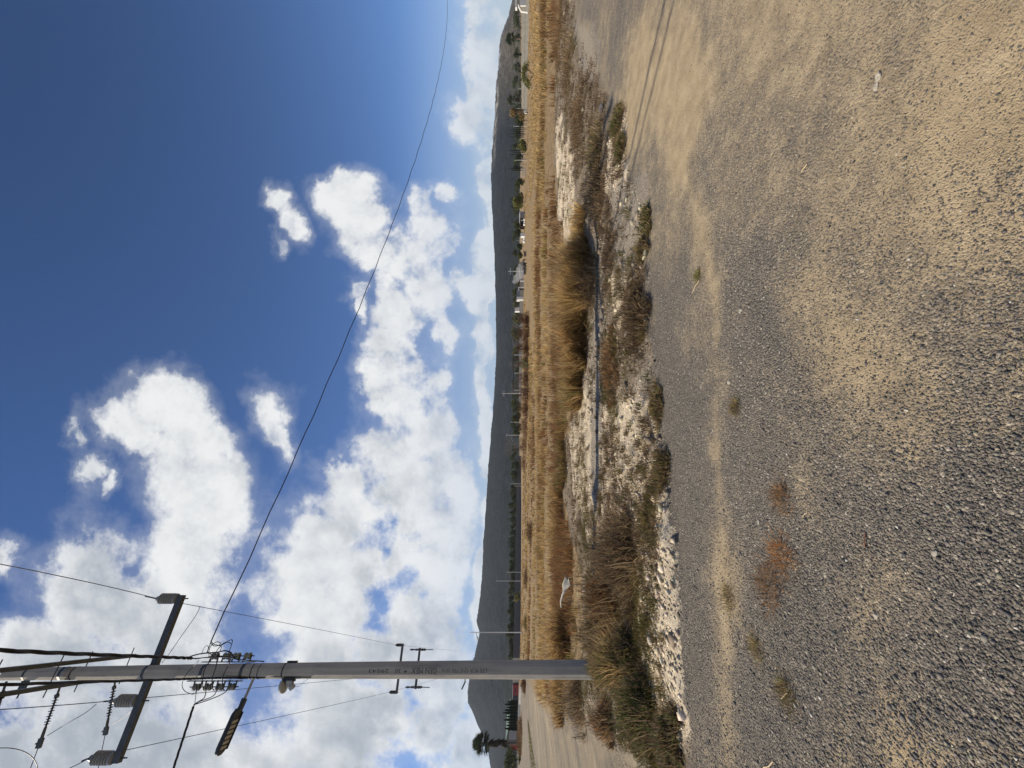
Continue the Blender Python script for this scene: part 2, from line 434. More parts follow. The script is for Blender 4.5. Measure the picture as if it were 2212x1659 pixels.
def ground_material():
    m, t, b = new_mat('ground')
    P = t.node('ShaderNodeNewGeometry').outputs['Position']
    za = t.node('ShaderNodeAttribute', attribute_name='zone_a'); zb = t.node('ShaderNodeAttribute', attribute_name='zone_b')
    sa = t.node('ShaderNodeSeparateColor'); t.put(sa.inputs[0], za.outputs['Color'])
    sb = t.node('ShaderNodeSeparateColor'); t.put(sb.inputs[0], zb.outputs['Color'])
    dust, pale, field = sa.outputs; road, verge, grey = sb.outputs
    n1, _ = t.noise(P, .9, 8, .62); n2, _ = t.noise(P, 6, 8, .65); n3, _ = t.noise(P, 42, 6, .7)
    v = t.node('ShaderNodeTexVoronoi', feature='F1'); t.put(v.inputs['Vector'], P); v.inputs['Scale'].default_value = 100
    v2 = t.node('ShaderNodeTexVoronoi', feature='F1'); t.put(v2.inputs['Vector'], P); v2.inputs['Scale'].default_value = 210
    cr = t.node('ShaderNodeSeparateColor'); t.put(cr.inputs[0], v.outputs['Color'])
    cr2 = t.node('ShaderNodeSeparateColor'); t.put(cr2.inputs[0], v2.outputs['Color'])
    stone = t.ramp(cr.outputs[0], [(0, rgb(.075, .07, .066)), (.35, rgb(.145, .132, .118)), (.7, rgb(.215, .192, .165)), (.93, rgb(.31, .275, .225)), (1, rgb(.5, .46, .39))])
    small = t.ramp(cr2.outputs[1], [(0, rgb(.09, .083, .075)), (.5, rgb(.165, .148, .128)), (1, rgb(.27, .24, .20))])
    grav = t.mix(t.ss(cr.outputs[1], .35, .5), stone, small)
    # tan dust lies between the stones
    tan = t.ramp(n2, [(.25, rgb(.29, .225, .14)), (.5, rgb(.42, .33, .21)), (.75, rgb(.53, .425, .28))])
    amt = t.math('ADD', t.math('MULTIPLY', t.math('SUBTRACT', n1, .5), 1.5), t.math('MULTIPLY', t.math('SUBTRACT', n2, .5), .8))
    da = t.math('ADD', t.math('MULTIPLY', dust, .95), t.math('ADD', amt, .22))
    da = t.math('ADD', da, t.math('MULTIPLY', t.math('SUBTRACT', n3, .5), 1.5))
    dm = t.math('MULTIPLY', t.ss(da, -.08, .92), .94)
    grav = t.mix(dm, grav, tan)
    # road: grey gravel with long pale wheel lines
    along = t.node('ShaderNodeMapping'); along.inputs['Rotation'].default_value = (0, 0, R(-37)); along.inputs['Scale'].default_value = (1.5, .05, 1)
    t.put(along.inputs[0], P); nr, _ = t.noise(along.outputs[0], 1.0, 8, .7)
    rc = t.mix(t.ss(nr, .45, .57), rgb(.17, .15, .125), rgb(.43, .355, .245))
    rc = t.mix(t.ss(n3, .3, .8), rc, rgb(.30, .255, .185)); rc = t.mix(t.ss(n1, .42, .62), rc, t.mix(.5, grav, rgb(.30, .25, .18)))
    # verge: trampled brown-grey soil, pale caliche
    soil = t.ramp(t.math('ADD', t.math('MULTIPLY', n2, .5), t.math('MULTIPLY', n3, .5)), [(.3, rgb(.085, .062, .042)), (.48, rgb(.20, .16, .115)), (.62, rgb(.33, .275, .21)), (.8, rgb(.47, .41, .33))])
    pl = t.ramp(t.math('ADD', t.math('MULTIPLY', n2, .45), t.math('MULTIPLY', n3, .55)), [(.3, rgb(.13, .10, .07)), (.42, rgb(.44, .365, .27)), (.56, rgb(.70, .60, .45)), (.8, rgb(.80, .71, .56))])
    fld = t.ramp(n2, [(.3, rgb(.12, .075, .04)), (.5, rgb(.27, .19, .10)), (.75, rgb(.46, .36, .22))])
    j = t.math('ADD', t.math('MULTIPLY', t.math('SUBTRACT', n2, .5), .9), t.math('MULTIPLY', t.math('SUBTRACT', n3, .5), .7))
    e = lambda z, k=1.0: t.ss(t.math('ADD', z, t.math('MULTIPLY', j, k)), .35, .65)
    c = t.mix(e(verge, 1.7), grav, soil)
    c = t.mix(e(pale, 1.5), c, pl)
    c = t.mix(e(grey, .8), c, t.mix(t.ss(n3, .38, .62), t.mix(.6, grav, rgb(.16, .145, .125)), rgb(.38, .33, .265)))
    c = t.mix(e(field, .3), c, fld)
    c = t.mix(e(road, .3), c, rc)
    t.put(b.inputs['Base Color'], c); b.inputs['Roughness'].default_value = .92
    b.inputs['Specular IOR Level'].default_value = .2
    # relief: stones stand out of the dust, clods on the verge
    hs = t.math('MULTIPLY', t.math('SUBTRACT', .55, v.outputs['Distance']), t.math('SUBTRACT', 1.25, dm))
    hs = t.math('ADD', hs, t.math('MULTIPLY', t.math('SUBTRACT', .5, v2.outputs['Distance']), .4))
    hc = t.math('ADD', t.math('MULTIPLY', n3, 1.6), t.math('MULTIPLY', n2, 2.2))
    hmix = t.node('ShaderNodeMix'); t.put(hmix.inputs[0], verge); t.put(hmix.inputs[2], hs); t.put(hmix.inputs[3], hc)
    bn = t.node('ShaderNodeBump'); bn.inputs['Strength'].default_value = .9; bn.inputs['Distance'].default_value = .011
    t.put(bn.inputs['Height'], hmix.outputs[0]); t.put(b.inputs['Normal'], bn.outputs[0])
    return m

GROUND = ground_material()
gob = mesh_np('ground', np.stack([X, Y, Z], -1).reshape(-1, 3), F4, None, None, GROUND, smooth=True)
for nm, ks in (('zone_a', ('dust', 'pale', 'field')), ('zone_b', ('road', 'verge', 'grey'))):
    a = gob.data.color_attributes.new(nm, 'FLOAT_COLOR', 'POINT')
    rgba = np.ones((nx * ny, 4), np.float32)
    for k, key in enumerate(ks): rgba[:, k] = gm[key].ravel()
    a.data.foreach_set('color', rgba.ravel())
tag(gob, 'gravel yard, pale verge and dry field', kind='structure')

def sampler(key):
    M = gm[key]
    def f(x, y):
        i = np.clip(np.searchsorted(gx, x) - 1, 0, nx - 2); j = np.clip(np.searchsorted(gy, y) - 1, 0, ny - 2)
        return M[j, i]
    return f
S = {k: sampler(k) for k in gm}

# loose gravel: real angular stones over the near yard
def stones():
    n = 95000
    D = 1.05 * (6.0 / 1.05) ** rng.random(n); x = rng.uniform(-1.15, 1.15, n) * D; y = D
    dm = S['dust'](x, y); vg = S['verge'](x, y)
    big = fbm(x, y, .8, 3, 11)
    keep = rng.random(n) < np.clip(1.05 - .62 * dm, .3, 1) * (1 - .8 * vg) * np.clip((big - .18) * 2.1, .2, 1)
    x, y = x[keep], y[keep]; n = len(x)
    s = .0029 * np.exp(rng.normal(0, .34, n)); s = np.minimum(s, .0085)
    left = np.clip(.5 - x / (2 * y), 0, 1); s *= .62 + .80 * left
    base = np.array([[-1, -1, -1], [1, -1, -1], [1, 1, -1], [-1, 1, -1], [-1, -1, 1], [1, -1, 1], [1, 1, 1], [-1, 1, 1]], float) * .72
    V = base[None] * rng.uniform(.45, 1.25, (n, 8, 3)) * np.stack([s * rng.uniform(.8, 1.5, n), s * rng.uniform(.7, 1.2, n), s * rng.uniform(.5, .95, n)], 1)[:, None]
    a = rng.random(n) * 6.28; ca, sa = np.cos(a)[:, None], np.sin(a)[:, None]
    V = np.stack([V[..., 0] * ca - V[..., 1] * sa, V[..., 0] * sa + V[..., 1] * ca, V[..., 2]], -1)
    V[..., 0] += x[:, None]; V[..., 1] += y[:, None]; V[..., 2] += (ground_height(x, y) + s * .12)[:, None]
    q = np.array([[0, 3, 2, 1], [4, 5, 6, 7], [0, 1, 5, 4], [1, 2, 6, 5], [2, 3, 7, 6], [3, 0, 4, 7]])
    F = (np.arange(n) * 8)[:, None, None] + q
    c = pick([(.075, .073, .072), (.115, .108, .10), (.15, .138, .122), (.19, .17, .145), (.10, .095, .088), (.26, .23, .185), (.14, .125, .11)], n, .3)
    w = rng.random(n) < .006; c[w] = (.55, .52, .46)
    mm, t, b = new_mat('gravel_stone')
    at_ = t.node('ShaderNodeAttribute', attribute_name='col').outputs['Color']; t.put(b.inputs['Base Color'], at_); b.inputs['Roughness'].default_value = .85
    o = mesh_np('gravel', V.reshape(-1, 3), F.reshape(-1, 4), None, np.repeat(c, 8, 0), mm)
    tag(o, 'loose grey gravel scattered over the yard', 'gravel', kind='stuff')
stones()

def rubble():
    n = 46000
    y = 3.2 * (15 / 3.2) ** rng.random(n); x = rng.uniform(-1.1, 1.15, n) * y
    vg = S['verge'](x, y); pl = S['pale'](x, y); cl = fbm(x, y, 1.1, 3, 71)
    k = (vg > .12 + .3 * rng.random(n)) & (S['road'](x, y) < .4) & (rng.random(n) < np.clip((cl - .3) * 3, .1, 1)); x, y, pl = x[k], y[k], pl[k]; n = len(x)
    s = np.minimum(.008 * np.exp(rng.normal(0, .62, n)), .06)
    base = np.array([[-1, -1, -1], [1, -1, -1], [1, 1, -1], [-1, 1, -1], [-1, -1, 1], [1, -1, 1], [1, 1, 1], [-1, 1, 1]], float) * .75
    V = base[None] * rng.uniform(.4, 1.25, (n, 8, 3)) * np.stack([s * rng.uniform(.8, 1.7, n), s * rng.uniform(.7, 1.2, n), s * rng.uniform(.45, .9, n)], 1)[:, None]
    a = rng.random(n) * 6.28; ca, sa = np.cos(a)[:, None], np.sin(a)[:, None]
    V = np.stack([V[..., 0] * ca - V[..., 1] * sa, V[..., 0] * sa + V[..., 1] * ca, V[..., 2]], -1)
    V[..., 0] += x[:, None]; V[..., 1] += y[:, None]; V[..., 2] += (ground_height(x, y) + s * .25)[:, None]
    q = np.array([[0, 3, 2, 1], [4, 5, 6, 7], [0, 1, 5, 4], [1, 2, 6, 5], [2, 3, 7, 6], [3, 0, 4, 7]]); Fq = (np.arange(n) * 8)[:, None, None] + q
    c = np.where((pl > .45)[:, None], pick([(.62, .53, .40), (.70, .61, .47), (.50, .42, .31), (.30, .24, .17)], n), pick([(.24, .19, .14), (.34, .28, .21), (.17, .135, .10), (.44, .37, .28)], n))
    tag(mesh_np('rubble', V.reshape(-1, 3), Fq.reshape(-1, 4), None, np.repeat(c, 8, 0), bpy.data.materials['gravel_stone']), 'broken pale clods and rubble lying over the verge', 'rubble', kind='stuff')
rubble()

# ---------------------------------------------------------------- grass of the field and verge
GOLD = [(.54, .37, .165), (.45, .30, .125), (.60, .45, .23), (.39, .26, .11)]
BROWN = [(.20, .115, .055), (.26, .155, .07), (.15, .09, .048), (.30, .185, .095)]
OLIVE = [(.20, .18, .06), (.26, .21, .08), (.15, .15, .05), (.30, .22, .09)]
GREEN = [(.11, .135, .045), (.15, .165, .06), (.085, .115, .04), (.20, .19, .075), (.24, .19, .09)]
DRY = [(.26, .185, .11), (.20, .14, .085), (.15, .105, .065), (.32, .24, .15)]
DARK = [(.11, .075, .045), (.15, .10, .06), (.20, .13, .07), (.08, .058, .038)]
RUST = [(.30, .14, .05), (.24, .11, .04), (.36, .19, .07)]

def field_grass():
    parts = []
    # rows of clumps, nearer ones with more and finer blades
    for (y0, y1, dens, nb, w, hh) in ((6.5, 13, 10, 24, .013, .34), (13, 26, 4.2, 16, .028, .36), (26, 55, 1.3, 12, .06, .30), (55, 120, .30, 9, .16, .26)):
        area = (y1 ** 2 - y0 ** 2) / 2 * 2.3; n = int(area * dens)
        y = np.sqrt(rng.uniform(y0 ** 2, y1 ** 2, n)); x = rng.uniform(-1.12, 1.18, n) * y
        k = (S['field'](x, y) > .5) & (S['road'](x, y) < .3)
        x, y = x[k], y[k]
        kind = fbm(x * .30, y * 1.3, .30, 3, 21); tall = fbm(x * .35, y * 1.3, .30, 3, 22); qq = x / y
        # near right part is brown, beyond it golden; olive patches in the middle distance
        kind = kind - .16 * np.clip((qq - .15) * 6, 0, 1) * np.clip((27 - y) / 6, -1, 1) + .07 * np.clip((y - 30) / 20, 0, 1) - .05 * np.clip((-qq - .05) * 6, 0, 1)
        kind = .47 + (kind - .47) * 1.7
        lane = np.abs(x - (V0 - 572) / F * y) < 9
        tall = np.where(lane & (y > 34), tall * .45, tall)
        keep = rng.random(len(x)) < np.clip(.22 + (tall - .38) * 3.4, .05, 1); x, y, kind, tall = x[keep], y[keep], kind[keep], tall[keep]
        z = ground_height(x, y); m = len(x)
        ci = np.repeat(np.arange(m), nb); N = len(ci)
        r = .16 * np.sqrt(rng.random(N)) * np.clip(y[ci] / 12, 1, 3); a = rng.random(N) * 6.283
        P = np.stack([x[ci] + r * np.cos(a), y[ci] + r * np.sin(a), z[ci] - .01], 1)
        g = kind[ci] + rng.normal(0, .035, N)
        col = np.where((g > .505)[:, None], pick(GOLD, N), np.where((g > .425)[:, None], pick(OLIVE + GOLD[1:2], N), pick(BROWN + RUST[:1], N)))
        hs = hh * (.35 + 1.15 * tall[ci]) * rng.uniform(.55, 1.15, N)
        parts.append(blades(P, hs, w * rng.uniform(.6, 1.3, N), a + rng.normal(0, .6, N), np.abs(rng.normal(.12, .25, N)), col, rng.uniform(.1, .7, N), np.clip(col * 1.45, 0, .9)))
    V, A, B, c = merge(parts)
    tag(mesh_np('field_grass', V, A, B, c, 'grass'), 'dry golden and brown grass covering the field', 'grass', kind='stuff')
field_grass()

def verge_weeds():
    parts = []
    n = 17000
    y = 3.6 * (14 / 3.6) ** rng.random(n); x = rng.uniform(-1.05, 1.1, n) * y
    d = fbm(x, y, .9, 3, 31)
    k = (S['verge'](x, y) > .2 + .4 * rng.random(n)) & (S['road'](x, y) < .3) & (rng.random(n) < np.clip(1 - .38 * S['pale'](x, y), .0, 1) * (1 - .66 * S['grey'](x, y)) * np.clip((d - .28) * 3, .08, 1))
    x, y = x[k], y[k]; z = ground_height(x, y); m = len(x); nb = 26
    ci = np.repeat(np.arange(m), nb); N = len(ci)
    r = rng.uniform(.03, .13, m)[ci] * np.sqrt(rng.random(N)); a = rng.random(N) * 6.283
    P = np.stack([x[ci] + r * np.cos(a), y[ci] + r * np.sin(a), z[ci] - .005], 1)
    t = fbm(x, y, .6, 3, 33)[ci] + rng.normal(0, .06, N)
    col = np.where((t > .55)[:, None], pick(DARK, N), np.where((t > .44)[:, None], pick(DRY, N), pick(OLIVE, N) * .62))
    L = rng.uniform(.035, .13, m)[ci] * rng.uniform(.5, 1.2, N)
    parts.append(blades(P, L, .0055 * rng.uniform(.6, 1.4, N), a + rng.normal(0, .8, N), np.abs(rng.normal(.75, .45, N)), col, rng.normal(.3, .5, N)))
    V, A, B, c = merge(parts)
    tag(mesh_np('verge_weeds', V, A, B, c, 'dry'), 'low dry weeds and litter on the pale verge', 'weeds', kind='stuff')
verge_weeds()

def plant(name, px, py, build, label, cat, group=None, mat='dry'):
    """a plant as a thing: one mesh of stems standing on the land at (px, py)"""
    p = on_ground(G(px, py)); V, A, B, c = merge(build(p))
    return tag(mesh_np(name, V, A, B, c, mat, origin=tuple(p)), label, cat, group)

def S_at(px, py, w):  # metres that w photo pixels span at a point on the land
    return G(px, py).y / F * w

def golden(px, py, wid, hgt, cols=GOLD, n=2600, w=.0135):
    def f(p):
        k = p.y / F; out = []
        m = max(3, int(wid / 26))
        for i in range(m):
            c = (p.x + (i - (m - 1) / 2) * wid * k / m + rng.normal(0, .05), p.y + rng.normal(.12, .16), 0)
            c = (c[0], c[1], float(ground_height(c[0], c[1])))
            out.append(tuft(c, wid * k / m * 1.0, hgt * k * rng.uniform(.8, 1.12), int(n * .7) // m, w, cols, .34, 1.45))
            out.append(tuft(c, wid * k / m * 1.1, hgt * k * .5, n // (5 * m), w, BROWN + OLIVE, .6))
        return out
    return f

for (px, py, wid, hgt, cols, n, label) in (
    (1268, 505, 110, 40, GOLD, 1300, 'thin tan grass clump at the right edge of the tall grass by the grey track'),
    (1274, 600, 130, 92, GOLD, 4200, 'tallest golden dry grass clump standing on the bare grey track'),
    (1270, 730, 120, 76, GOLD + GOLD + BROWN, 3400, 'golden dry grass clump left of the tallest clump, brown at its foot'),
    (1264, 830, 110, 62, GOLD + BROWN + OLIVE, 2600, 'golden brown grass clump at the left end of the tall grass by the track'),
    (1215, 1110, 150, 40, GOLD + GOLD + BROWN, 2400, 'golden grass clump behind the pale soil, right of the dark bush'),
    (1222, 1000, 120, 26, OLIVE + BROWN, 1500, 'short olive brown grass clump behind the pale soil patch'),
    (1235, 1400, 110, 64, GOLD + BROWN, 2400, 'golden grass clump just right of the concrete pole, behind the brush'),
    (1215, 1500, 90, 34, BROWN + GOLD, 1700, 'brown dry grass clump left of the concrete pole, by the dirt road')):
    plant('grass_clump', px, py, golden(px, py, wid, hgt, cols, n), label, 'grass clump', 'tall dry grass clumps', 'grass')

def bush(wid, hgt, cols, n, L=.16, w=.0075, up=.45, extra=None, depth=.6):
    def f(p):
        k = p.y / F; rx = wid * k / 2; out = [tangle(p, rx, rx * depth, hgt * k, n, L, w, cols, up)]
        out[0] = tangle(p, rx, rx * depth, hgt * k * .92, int(n * .62), L, w, cols + DRY[:2], up)
        for i in range(7):      # ragged outliers round the main mass
            a = rng.random() * 6.283; c = (p.x + math.cos(a) * rx * rng.uniform(.6, 1.25), p.y + math.sin(a) * rx * depth * rng.uniform(.6, 1.3), 0)
            c = (c[0], c[1], float(ground_height(c[0], c[1]))); r_ = rx * rng.uniform(.2, .45)
            out.append(tangle(c, r_, r_, hgt * k * rng.uniform(.2, .6), n // 16, L * .8, w, cols + DRY, up * .7))
        out.append(tuft(p, rx * 1.2, hgt * k * 1.1, n // 22, w * .9, [(.42, .32, .19), (.34, .25, .14)], .7, 1.4))
        if extra: out.append(tuft(p, rx * .5, hgt * k * 1.25, n // 14, w * 1.2, extra, .5))
        return out
    return f

for (px, py, wid, hgt, cols, n, up, extra, label) in (
    (1375, 1200, 190, 86, DARK + DRY, 4200, .4, None, 'large dark brown dead bush between the pale soil patches'),
    (1340, 1290, 150, 80, DARK + RUST, 3800, .4, None, 'dark bush with rusty dry grass under the fallen pale stalk'),
    (1330, 1375, 130, 70, DRY + OLIVE + DARK, 4200, .6, DRY, 'spiky dry bush with pale stiff stems right of the pole foot'),
    (1372, 1440, 160, 80, GREEN + OLIVE + DRY, 4600, .6, GOLD, 'green and straw coloured bush at the foot of the concrete pole'),
    (1312, 1440, 84, 34, DRY + OLIVE + GOLD, 2200, .6, GOLD, 'straw coloured grass standing right against the concrete pole foot'),
    (1410, 1540, 150, 72, GREEN + GREEN + DRY, 4600, .5, None, 'green weedy bush left of the concrete pole beside the dirt road'),
    (1462, 1595, 120, 40, GREEN + DRY + DRY, 3200, .4, None, 'low green and brown bush spreading onto the gravel at far left'),
    (1325, 1560, 80, 46, RUST + DRY, 2400, .4, None, 'rusty dry mat of grass behind the green bush by the road'),
    (1262, 1520, 110, 50, DRY + DARK, 3000, .4, None, 'brown dry bush on the road bank left of the pole'),
    (1392, 690, 130, 32, DRY + DARK, 3000, .3, None, 'flat brown tangle of dead weeds at the gravel edge'),
    (1335, 790, 150, 26, RUST + BROWN + DRY, 3200, .35, None, 'reddish brown mat of dead weeds beyond the pole shadow'),
    (1285, 620, 120, 40, DRY + DARK, 1800, .2, None, 'bare grey brown brush in front of the tallest golden grass'),
    (1295, 420, 150, 34, DRY + DARK, 3400, .3, None, 'long dark brush heap on the right verge by the grey gravel'),
    (1300, 330, 130, 26, DRY + OLIVE, 2800, .3, None, 'dull brown brush on the right verge beyond the green weed'),
    (1255, 260, 150, 22, DRY + BROWN, 2600, .3, None, 'flat brown brush patch at right between pale bank and field'),
    (1235, 150, 180, 24, BROWN + DRY, 2800, .35, None, 'dark brown brush along the gravel edge at far right'),
    (1215, 60, 180, 28, BROWN + RUST, 2600, .35, None, 'reddish brown brush at the far right end of the verge'),
    (1338, 275, 70, 16, GREEN + OLIVE, 1500, .3, None, 'grey green creeping weed on the pale bank at right'),
    (1350, 320, 60, 13, GREEN + OLIVE, 1200, .3, None, 'second green creeping weed, lying along the bank edge at right'),
    (1395, 545, 60, 14, OLIVE + DRY, 900, .35, None, 'olive weed tuft at the gravel edge right of the brown tangle'),
    (1398, 475, 70, 14, OLIVE + GREEN + DRY, 1100, .35, None, 'green and straw weed strip on the tan dust at right'),
    (1440, 1010, 90, 18, DRY + OLIVE, 1400, .4, None, 'brown weed clump hanging over the gravel edge, mid left'),
    (1415, 1120, 90, 18, OLIVE + DRY, 1500, .4, None, 'olive weed clump on the white soil right of the dark bush'),
    (1425, 880, 80, 14, DRY + OLIVE, 1200, .4, None, 'small brown weed clump at the gravel edge in mid frame')):
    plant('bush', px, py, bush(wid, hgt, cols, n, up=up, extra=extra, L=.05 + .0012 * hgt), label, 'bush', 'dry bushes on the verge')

# small weed tufts dotted over the pale soil
tufts = []
k = 0
for i in range(900):
    px = rng.uniform(1250, 1455); py = rng.uniform(430, 1540)
    p = on_ground(G(px, py))
    if S['verge'](np.array(p.x), np.array(p.y)) < .7 or (S['pale'](np.array(p.x), np.array(p.y)) < .5 and rng.random() > .3): continue
    if any((p - q).length < .17 for q in tufts): continue
    tufts.append(p); s = rng.uniform(.045, .105)
    cols = [OLIVE, DRY, DRY + OLIVE, GREEN + DRY][int(rng.integers(4))]
    V, A, B, c = merge([tangle(p, s * 1.15, s, s * .75, 90, s * .9, .0055, [tuple(np.array(q) * .65) for q in cols], .4)])
    tag(mesh_np('weed_tuft', V, A, B, c, 'dry', origin=tuple(p)), 'small round dry weed tuft dotted on the pale verge soil', 'weed', 'small weed tufts on the pale soil')
    if len(tufts) >= 130: break

# small tufts on the gravel yard
for (px, py, s, cols, label) in ((1690, 1075, .10, RUST + DRY, 'orange tan dry weed tuft on the gravel, rightmost of the orange ones'),
                                 (1690, 1205, .13, RUST, 'bright orange dry weed tuft in the middle of the gravel'),
                                 (1665, 1270, .15, RUST + DARK, 'large orange brown dry weed patch left of the bright orange tuft'),
                                 (1632, 1400, .09, OLIVE + DRY, 'faint olive weed tuft on dark gravel at left'),
                                 (1575, 1290, .10, OLIVE + DARK, 'dark olive weed on the tan wheel ridge'),
                                 (1508, 597, .06, OLIVE + GREEN, 'tiny green weed beside a pale straw on the gravel'),
                                 (1590, 880, .07, OLIVE + DARK, 'small dark weed on the wheel ridge in mid frame'),
                                 (1700, 1500, .10, OLIVE + DARK, 'flat dark weed smear on the gravel at far left')):
    p = on_ground(G(px, py)); V, A, B, c = merge([tangle(p, s * 1.1, s * .9, s * .10, 300, s * .6, .0024, [tuple(np.array(q) * 1.35) for q in cols], 0.)])
    tag(mesh_np('weed_tuft', V, A, B, c, 'dry', origin=tuple(p)), label, 'weed', 'weeds on the gravel')

# ---------------------------------------------------------------- stones, straws, fallen stalk
def rock(px, py, s, mat, label, flat=.6):
    p = on_ground(G(px, py)); mb = MB(); sd = rng.random() * 50
    n = 12; rings = 8; prof = []
    for i in range(rings + 1):
        th = math.pi * i / rings
        for k in range(n):
            a = 2 * math.pi * k / n; d = Vector((math.sin(th) * math.cos(a), math.sin(th) * math.sin(a), math.cos(th)))
            r = s * (1 + .55 * mnoise.noise(d * 1.6 + Vector((sd, 0, 0))))
            prof.append(p + Vector((d.x * r * 1.25, d.y * r * .85, d.z * r * flat + s * .22)))
    fs = [(i * n + k, i * n + (k + 1) % n, (i + 1) * n + (k + 1) % n, (i + 1) * n + k) for i in range(rings) for k in range(n)]
    mb.poly(prof, fs); o = mb.build('stone', mat, origin=p)
    tag(o, label, 'stone', 'pale stones on the gravel')
rock(1893, 165, .014, 'pale_stone', 'larger pale stone of the pair lying on tan dust at right')
rock(1886, 188, .012, 'pale_stone', 'flat whitish stone beside the larger pale stone at right', .3)
rock(2026, 1196, .010, 'pale_stone', 'pale grey stone on the dark gravel at lower left')
rock(1600, 671, .014, 'pale_stone', 'cream stone on grey gravel near the wheel ridge')
rock(1307, 237, .07, 'dark_stone', 'grey rock sitting on the bank edge at right')
rock(1640, 1128, .012, 'pale_stone', 'small white pebble among dark gravel left of the orange weeds')
rock(1893, 1330, .010, 'pale_stone', 'tiny white pebble on gravel at lower left')
rock(1575, 825, .014, 'pale_stone', 'white pebble on the wheel ridge in mid frame')

def straw(pts, r, label, mat='straw'):
    P = [on_ground(G(a, b)) + Vector((0, 0, .006 + .004 * (i % 2))) for i, (a, b) in enumerate(pts)]
    mb = MB(); mb.tube(P, r, 5); o = mb.build('dry_straw', mat)
    tag(o, label, 'straw', 'straws on the gravel')
straw([(1512, 606), (1505, 618), (1497, 633)], .0022, 'pale straw lying by the tiny green weed on the gravel')
straw([(1748, 1107), (1742, 1113), (1737, 1117)], .0016, 'short straw on gravel near the orange weeds')
straw([(1875, 1152), (1876, 1170), (1876, 1184)], .0022, 'dark thin twig lying on the gravel at lower left', 'rust')
straw([(1700, 1496), (1690, 1510), (1683, 1502)], .0024, 'bent yellow straw on the gravel at far left')
straw([(1670, 1645), (1662, 1656), (1650, 1658)], .003, 'hooked white straw at the far left edge of the gravel')
straw([(1745, 355), (1738, 366), (1733, 371)], .0022, 'curved pale straw on tan dust at right')
straw([(1992, 1450), (2000, 1470)], .0016, 'thin white straw on gravel near the tan patch at lower left')
straw([(1470, 1520), (1462, 1530)], .004, 'short white stick at the edge of the green bush')

def dead_stalk():
    base = on_ground(G(1262, 1262)); k = 5.6
    mb = MB()
    P = [at(1212, 1312, k) - Vector((0, 0, .0)), at(1211, 1300, k), at(1215, 1285, k), at(1219, 1277, k)]
    mb.tube(P, [.008, .012, .014, .02], 6)
    o0 = empty('fallen_stalk', base, 'broken pale dead leaf stalk caught on top of the dark brush', 'dead stalk')
    mb.build('stem', 'dead_stalk', o0)
    mb = MB(); a, b = at(1218, 1278, k), at(1229, 1247, k)
    for i in range(9):
        t = (i - 4) / 4; off = Vector((0, .01 * t, .03 * t)); mid = (a + b) / 2 + off * 1.5
        mb.tube([a + off * .25, mid, b + off * .7 + Vector((0, 0, .03 * abs(t)))], [.006, .013, .003], 4)
    mb.build('husk', 'dead_stalk', o0)
    mb = MB(); mb.tube([at(1226, 1252, k), at(1222, 1246, k), at(1222, 1236, k)], [.012, .009, .004], 5)
    for s in (-1, 1): mb.tube([at(1222, 1243, k), at(1218 + 4 * s, 1238, k)], [.006, .002], 4)
    mb.build('tip', 'bark_grey', o0)
    mb = MB(); mb.tube([base - Vector((0, 0, .05)), (base + at(1222, 1272, k)) / 2 + Vector((.03, 0, 0)), at(1222, 1272, k)], [.008, .007, .006], 5); mb.build('support_twig', 'twig', o0)
dead_stalk()

# ---------------------------------------------------------------- the concrete utility pole
PX, PY = -5.03, 6.78
def pole_pt(z): return Vector((PX - .085 * (z / 10.4) ** 2, PY, z))
def pole_r(z): return .137 - .052 * z / 10.4
FN = Vector((.51, -.86, 0)).normalized()                 # the facet that carries the lettering
A_LINE = Vector((2.065, 1.23, 0)).normalized()           # along the low crossarm
A_SPAN = Vector((A_LINE.y, -A_LINE.x, 0))                # the way the line runs, towards the camera
ZV = Vector((0, 0, 1))
pz = float(ground_height(PX, PY))
pole = empty('utility_pole', (PX, PY, pz), 'tall octagonal concrete utility pole with stencilled lettering, beside the dirt road', 'utility pole', 'concrete line poles')

def octagon_shaft(base, top, r0, r1, fn, name, mat, parent, lean=True):
    a0 = math.atan2(fn.y, fn.x) + math.pi / 8; mb = MB(); rings = 14
    for i in range(rings + 1):
        t = i / rings; z = base + (top - base) * t
        c = pole_pt(z) if lean else Vector((parent.location.x, parent.location.y, z))
        r = (r0 + (r1 - r0) * t) / math.cos(math.pi / 8)
        for k in range(8):
            # small chamfer: two vertices per corner
            for e in (-.05, .05):
                a = a0 + k * math.pi / 4 + e
                mb.v.append(tuple(c + Vector((math.cos(a) * r, math.sin(a) * r, 0))))
    n = 16
    for i in range(rings):
        for k in range(n):
            k2 = (k + 1) % n; mb.f.append((i * n + k, i * n + k2, (i + 1) * n + k2, (i + 1) * n + k))
    mb.f.append(tuple(rings * n + k for k in range(n)))
    return mb.build(name, mat, parent)
octagon_shaft(pz - .4, 10.42, pole_r(-.4), pole_r(10.42), FN, 'shaft', 'shaft', pole)

